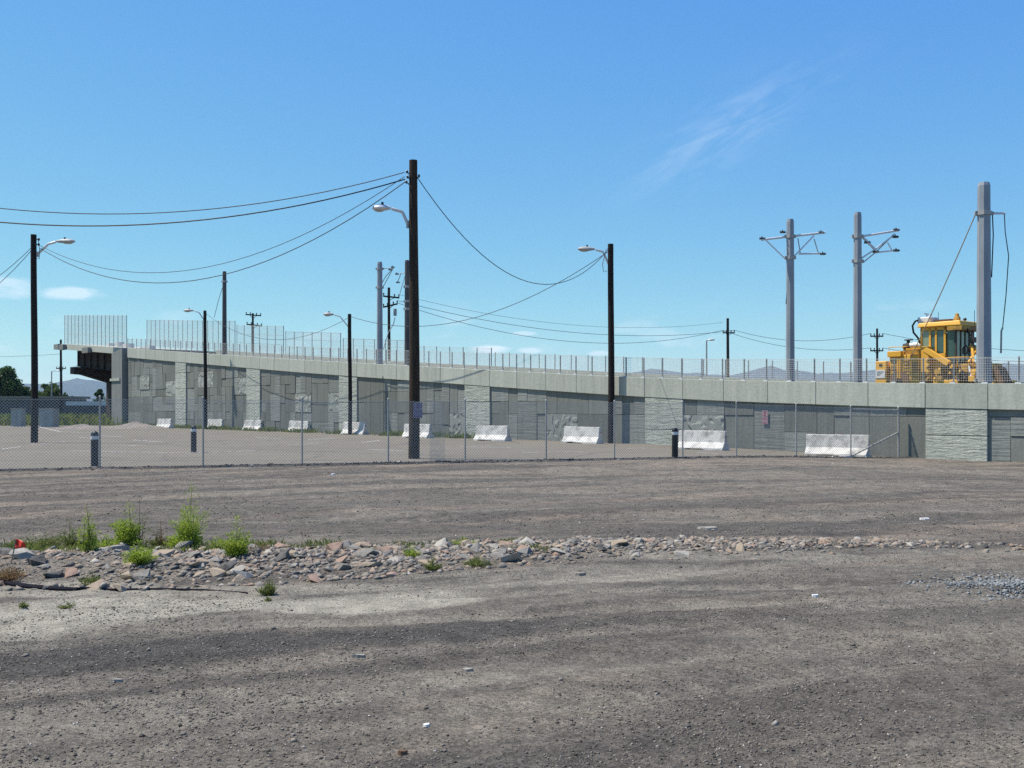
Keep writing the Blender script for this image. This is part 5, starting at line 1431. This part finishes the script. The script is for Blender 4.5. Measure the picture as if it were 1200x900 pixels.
# dirt clods in the ridge below the fence
tt = RNG.random(2600) * 40 - 11; pp = np.array([fpt(t) for t in tt]) + FN[None] * (RNG.normal(size=(2600, 1)) * 0.2 - 0.2)
scatter('fence_foot_clods', 'dark clods of dirt heaped along the foot of the fence', pp, 0.012 + 0.05 * RNG.random(2600) ** 3, M['gravel'], 9)
# heap of pale bluish gravel at the right edge
ph_ = np.stack([4.85 + RNG.normal(size=2600) * 0.5, 10.15 + RNG.normal(size=2600) * 0.3], 1); ph_[:, 0] += 0.4
scatter('blue_gravel_patch', 'patch of pale bluish gravel at the right edge', ph_, 0.009 + 0.018 * RNG.random(2600), M['bluegravel'], 10)

# ------------------------------------------------------------------ weeds
def weed(label, xp, yb, hpx, wpx, mat, n, seed, stems=7, leaf=0.016, Y=None, stalk='stalk', shape='bush'):
    Y0 = FPX * EYE / (yb - HZ) if Y is None else Y
    for _ in range(6):
        x = (xp - 600) * Y0 / FPX; Y0 = FPX * (EYE - gz(x, Y0)) / (yb - HZ)
    x = (xp - 600) * Y0 / FPX; H = hpx * Y0 / FPX; Rw = 1.15 * wpx * Y0 / FPX / 2
    stems = stems + 5
    e = empty('weed', (x, Y0, gz(x, Y0) - 0.01)); tag(e, label, 'weed', 'green weeds around the rubble')
    r = random.Random(seed); rn = np.random.default_rng(seed); m = MB(); C = []; D = []; S_ = []
    for i in range(stems):
        a = r.uniform(0, 6.28); sp_ = Rw * math.sqrt(r.random()) * (1 if shape == 'bush' else 0.8)
        hh = H * (1 - 0.45 * (sp_ / max(Rw, 1e-3))) * r.uniform(0.45, 0.95)
        if i == 0: hh = H; sp_ *= 0.15
        p0 = Vector((r.gauss(0, Rw * 0.15), r.gauss(0, Rw * 0.15), 0)); p2 = Vector((math.cos(a) * sp_, math.sin(a) * sp_, hh)); p1 = p0.lerp(p2, 0.5) + Vector((0, 0, hh * 0.12)) - Vector((math.cos(a), math.sin(a), 0)) * sp_ * 0.15
        m.tube([p0, p1, p2], [0.006, 0.004, 0.0015], 5)
        for k in range(int(2.1 * n) // stems):
            t = r.uniform(0.04, 1); p = (p0 * (1 - t) ** 2 + p1 * 2 * t * (1 - t) + p2 * t * t)
            b = r.uniform(0, 6.28); out = Rw * (0.10 + 0.42 * (1.0 - t) ** 0.6) * r.random() ** 0.7 + 0.006
            C.append((p.x + math.cos(b) * out, p.y + math.sin(b) * out, p.z + r.uniform(0, out * 0.6))); D.append((math.cos(b), math.sin(b), r.uniform(0.2, 1.3))); S_.append(1.2 * leaf * r.uniform(0.5, 1.3) * (1.1 - 0.45 * t))
    m.build('stems', M[stalk], e)
    C = np.array(C); D = np.array(D); D /= np.linalg.norm(D, axis=1)[:, None]; S_ = np.array(S_)[:, None]
    sd = np.cross(D, rn.normal(size=D.shape)); sd /= np.linalg.norm(sd, axis=1)[:, None]
    V = np.stack([C - D * S_, C + sd * S_ * 0.27, C + D * S_ * 1.2, C - sd * S_ * 0.27], 1).reshape(-1, 3)
    link('foliage', np_mesh('foliage', V, np.arange(len(V)).reshape(-1, 4), M[mat]), e)
weed('tallest weed with one upright stalk and a leafy spire', 222, 642, 76, 48, 'leaf', 1500, 1, 9, 0.018, shape='spire')
weed('low bright leaves at the foot of the tallest weed', 213, 642, 20, 52, 'leaf', 700, 31, 9, 0.02)
weed('dense bright green weed third from the left', 148, 640, 52, 40, 'leaf', 1500, 2, 10, 0.018)
weed('thin sparse twig weed leaning right behind the dense weed', 162, 640, 60, 40, 'leaf_olive', 160, 32, 4, 0.013, shape='spire')
weed('low leafy weed growing out of the pale stones', 162, 663, 30, 38, 'leaf', 1000, 3, 8, 0.018)
weed('feathery green weed at the right end of the weed row', 277, 652, 48, 36, 'leaf', 1400, 4, 14, 0.016)
weed('airy yellow green weed left of the dense weed', 103, 647, 56, 30, 'leaf', 700, 5, 8, 0.015, shape='spire')
weed('short yellow green weed leftmost in the row', 82, 640, 32, 34, 'leaf_olive', 500, 6, 8, 0.015)
weed('small dull green weed in front of the rocks', 108, 686, 16, 30, 'leaf_olive', 400, 7, 8, 0.012)
weed('small round weed at the near edge of the rubble heap', 315, 697, 20, 24, 'leaf_olive', 450, 8, 9, 0.012)
weed('tiny weed below the small round weed', 314, 704, 8, 10, 'leaf_olive', 80, 9, 5, 0.009)
weed('small weed at the back of the rubble, near the middle', 543, 640, 12, 30, 'leaf', 260, 10, 7, 0.013)
weed('small green weed in the middle of the rubble line', 481, 653, 16, 22, 'leaf', 300, 11, 7, 0.013)
weed('dull green weed on the near side of the rubble', 507, 668, 18, 24, 'leaf_olive', 300, 12, 7, 0.013)
weed('flat green weed near the middle of the rubble', 559, 663, 12, 40, 'leaf_olive', 420, 13, 9, 0.013)
weed('reddish dry weed clump at the left edge', 8, 682, 22, 50, 'leaf_dry', 500, 14, 12, 0.016, stalk='dry_stalk')
weed('dark little weed on the pale silt, right one', 78, 710, 9, 22, 'leaf_olive', 120, 15, 5, 0.01)
weed('dark little weed on the pale silt, left one', 27, 714, 9, 12, 'leaf_olive', 120, 16, 5, 0.01)
weed('green weed patch behind the red marker flag', 35, 642, 14, 50, 'leaf_olive', 420, 17, 9, 0.014)
weed('wispy weed between the tallest and the feathery one', 182, 641, 18, 20, 'leaf_olive', 220, 18, 6, 0.013)
weed('dry straw coloured stalks between the dense weed and the spire', 188, 641, 34, 26, 'leaf_dry', 120, 51, 6, 0.012, stalk='dry_stalk', shape='spire')
weed('dry straw coloured stalks right of the feathery weed', 303, 646, 16, 30, 'leaf_dry', 120, 52, 6, 0.012, stalk='dry_stalk')
weed('low straggling weed right behind the red marker flag', 58, 640, 20, 44, 'leaf_olive', 420, 53, 8, 0.014)
weed('low yellow green weed between the airy weed and the dense weed', 124, 643, 18, 34, 'leaf', 420, 54, 8, 0.014)
weed('low yellow green weed left of the feathery weed', 252, 645, 18, 30, 'leaf', 320, 55, 8, 0.014)
sp2 = [(random.uniform(-6.2, -2.4), random.uniform(12.0, 13.4), 0.12, 0.1, random.uniform(0.4, 1)) for i in range(60)] + [(random.uniform(-2.4, 0.6), random.uniform(11.9, 13.4), 0.1, 0.08, random.uniform(0.3, 0.7)) for i in range(22)]
tuft_field('low_weeds', 'low green ground cover between the weeds', sp2, 7000, 0.12, M['leaf_olive'], 41, 0.0045)

# ------------------------------------------------------------------ small things on the ground
def gpos(xp, yp, up=0.0):
    Y0 = FPX * EYE / (yp - HZ)
    for _ in range(6):
        x = (xp - 600) * Y0 / FPX; Y0 = FPX * (EYE - gz(x, Y0)) / (yp - HZ)
    x = (xp - 600) * Y0 / FPX
    return Vector((x, Y0, gz(x, Y0) + up))
g = gpos(12, 661); e = empty('marker_flag', g); tag(e, 'small red plastic marker flag on a pale stake at the left edge', 'flag')
m = MB(); m.tube([(0, 0, -0.05), (0.06, 0, 0.26)], 0.007, 6); m.build('stake', M['timber'], e)
V = []; n = 7
for j in range(n):
    for i in range(n):
        s, t = i / (n - 1), j / (n - 1)
        V.append((0.045 + 0.12 * s, 0.02 * math.sin(5 * s + 2 * t) , 0.27 - 0.11 * t * (1 - 0.5 * s) - 0.04 * s + 0.006 * math.sin(9 * t)))
F = [(j * n + i, j * n + i + 1, (j + 1) * n + i + 1, (j + 1) * n + i) for j in range(n - 1) for i in range(n - 1)]
m = MB(); m.add(V, F); o = m.build('flag_sheet', M['flag'], e, smooth=True); s = o.modifiers.new('thick', 'SOLIDIFY'); s.thickness = 0.003
# black hose lying along the near side of the rubble
hp_ = [(-30, 680), (0, 684), (30, 688.5), (60, 691), (90, 692), (98, 690.5), (130, 691), (180, 691), (240, 692), (290, 693)]
pt = [gpos(x, y, 0.004) for x, y in hp_]
m = MB(); m.tube(pt, [0.03, 0.032, 0.034, 0.034, 0.026, 0.022, 0.016, 0.014, 0.012, 0.010], 8)
tag(m.build('black_hose', M['hose'], smooth=True), 'black plastic hose lying along the near side of the rubble', 'hose')
def slab(name, label, cat, xp, yp, w, d, h, mat, rz, seed=0, group=None):
    r = random.Random(seed); g = gpos(xp, yp, 0.004); m = MB()
    P = []
    N = 7
    for k in range(N):
        a = 2 * math.pi * k / N; q_ = r.uniform(0.75, 1.1); P.append((math.cos(a) * w / 2 * q_, math.sin(a) * d / 2 * q_))
    top_ = [(x * 0.9, y * 0.9, h * r.uniform(0.7, 1.1)) for x, y in P]; bot = [(x, y, -0.01) for x, y in P]
    m.add(bot + top_, [tuple(reversed(range(N))), tuple(range(N, 2 * N))] + [(k, (k + 1) % N, N + (k + 1) % N, N + k) for k in range(N)])
    o = m.build(name, M[mat], None, loc=g); o.rotation_euler = (0, 0, rz); tag(o, label, cat, group); return o
slab('paper_scrap', 'white paper scrap on the dirt at the right', 'litter', 955, 702.5, 0.075, 0.06, 0.012, 'paper', 0.3, 1)
slab('paper_scrap', 'small white scrap on the gravel road left of the tall pole', 'litter', 390, 556.5, 0.12, 0.1, 0.03, 'paper', 0.3, 2)
slab('paper_scrap', 'small white scrap lying on the dark gravel below the middle', 'litter', 500, 851, 0.05, 0.045, 0.010, 'paper', 0.9, 3)
slab('paper_scrap', 'pale scrap beside the bare right stretch of the road', 'litter', 1083, 604, 0.2, 0.14, 0.02, 'line', 0.1, 4)
slab('flat_stone', 'brown flat stone lying alone below the middle of the rubble', 'stone', 680, 674, 0.13, 0.07, 0.022, 'mound', 0.1, 5)
slab('flat_stone', 'orange brown stone half sunk in the dirt at the bottom', 'stone', 471, 884, 0.06, 0.04, 0.018, 'rust', 0.1, 6)
slab('flat_stone', 'pale flat stone beside the weeds at left', 'stone', 137, 645, 0.36, 0.2, 0.06, 'pale_stone', 0.1, 7)
slab('flat_stone', 'pale flat slab behind the rubble right of the middle', 'stone', 830, 620, 0.36, 0.2, 0.03, 'pale_stone', 0.1, 8)
slab('flat_stone', 'long pale stone on the dark gravel band at left', 'stone', 136, 799, 0.10, 0.035, 0.016, 'pale_stone', 0.05, 9)
slab('flat_stone', 'pale stone on the dark gravel band near the middle', 'stone', 421, 770, 0.10, 0.04, 0.016, 'pale_stone', 0.1, 10)
slab('flat_stone', 'pale stone lying on the gravel at the bottom middle', 'stone', 548, 786, 0.09, 0.05, 0.012, 'pale_stone', 0.1, 11)
slab('board', 'white board lying before the longest barrier', 'board', 985, 536.0, 0.9, 0.25, 0.05, 'paper', 0.05, 12)
slab('cloth_heap', 'crumpled pink brown rag beside the longest barrier', 'rag', 1017, 534.8, 0.35, 0.3, 0.14, 'leaf_dry', 0.05, 13)

# ------------------------------------------------------------------ the air
hb = MB(); hb.box(-8800, 8800, -290, 8800, -4.5, 300)
q = NT('haze'); vol = q.n('ShaderNodeVolumePrincipled'); q.t.nodes.remove(q.b)
vol.inputs['Color'].default_value = (0.52, 0.76, 1.0, 1); vol.inputs['Density'].default_value = 0.000075; vol.inputs['Anisotropy'].default_value = 0.1
q.l(vol.outputs[0], q.t.nodes['Material Output'].inputs['Volume'])
tag(hb.build('haze', q.mat), kind='stuff')
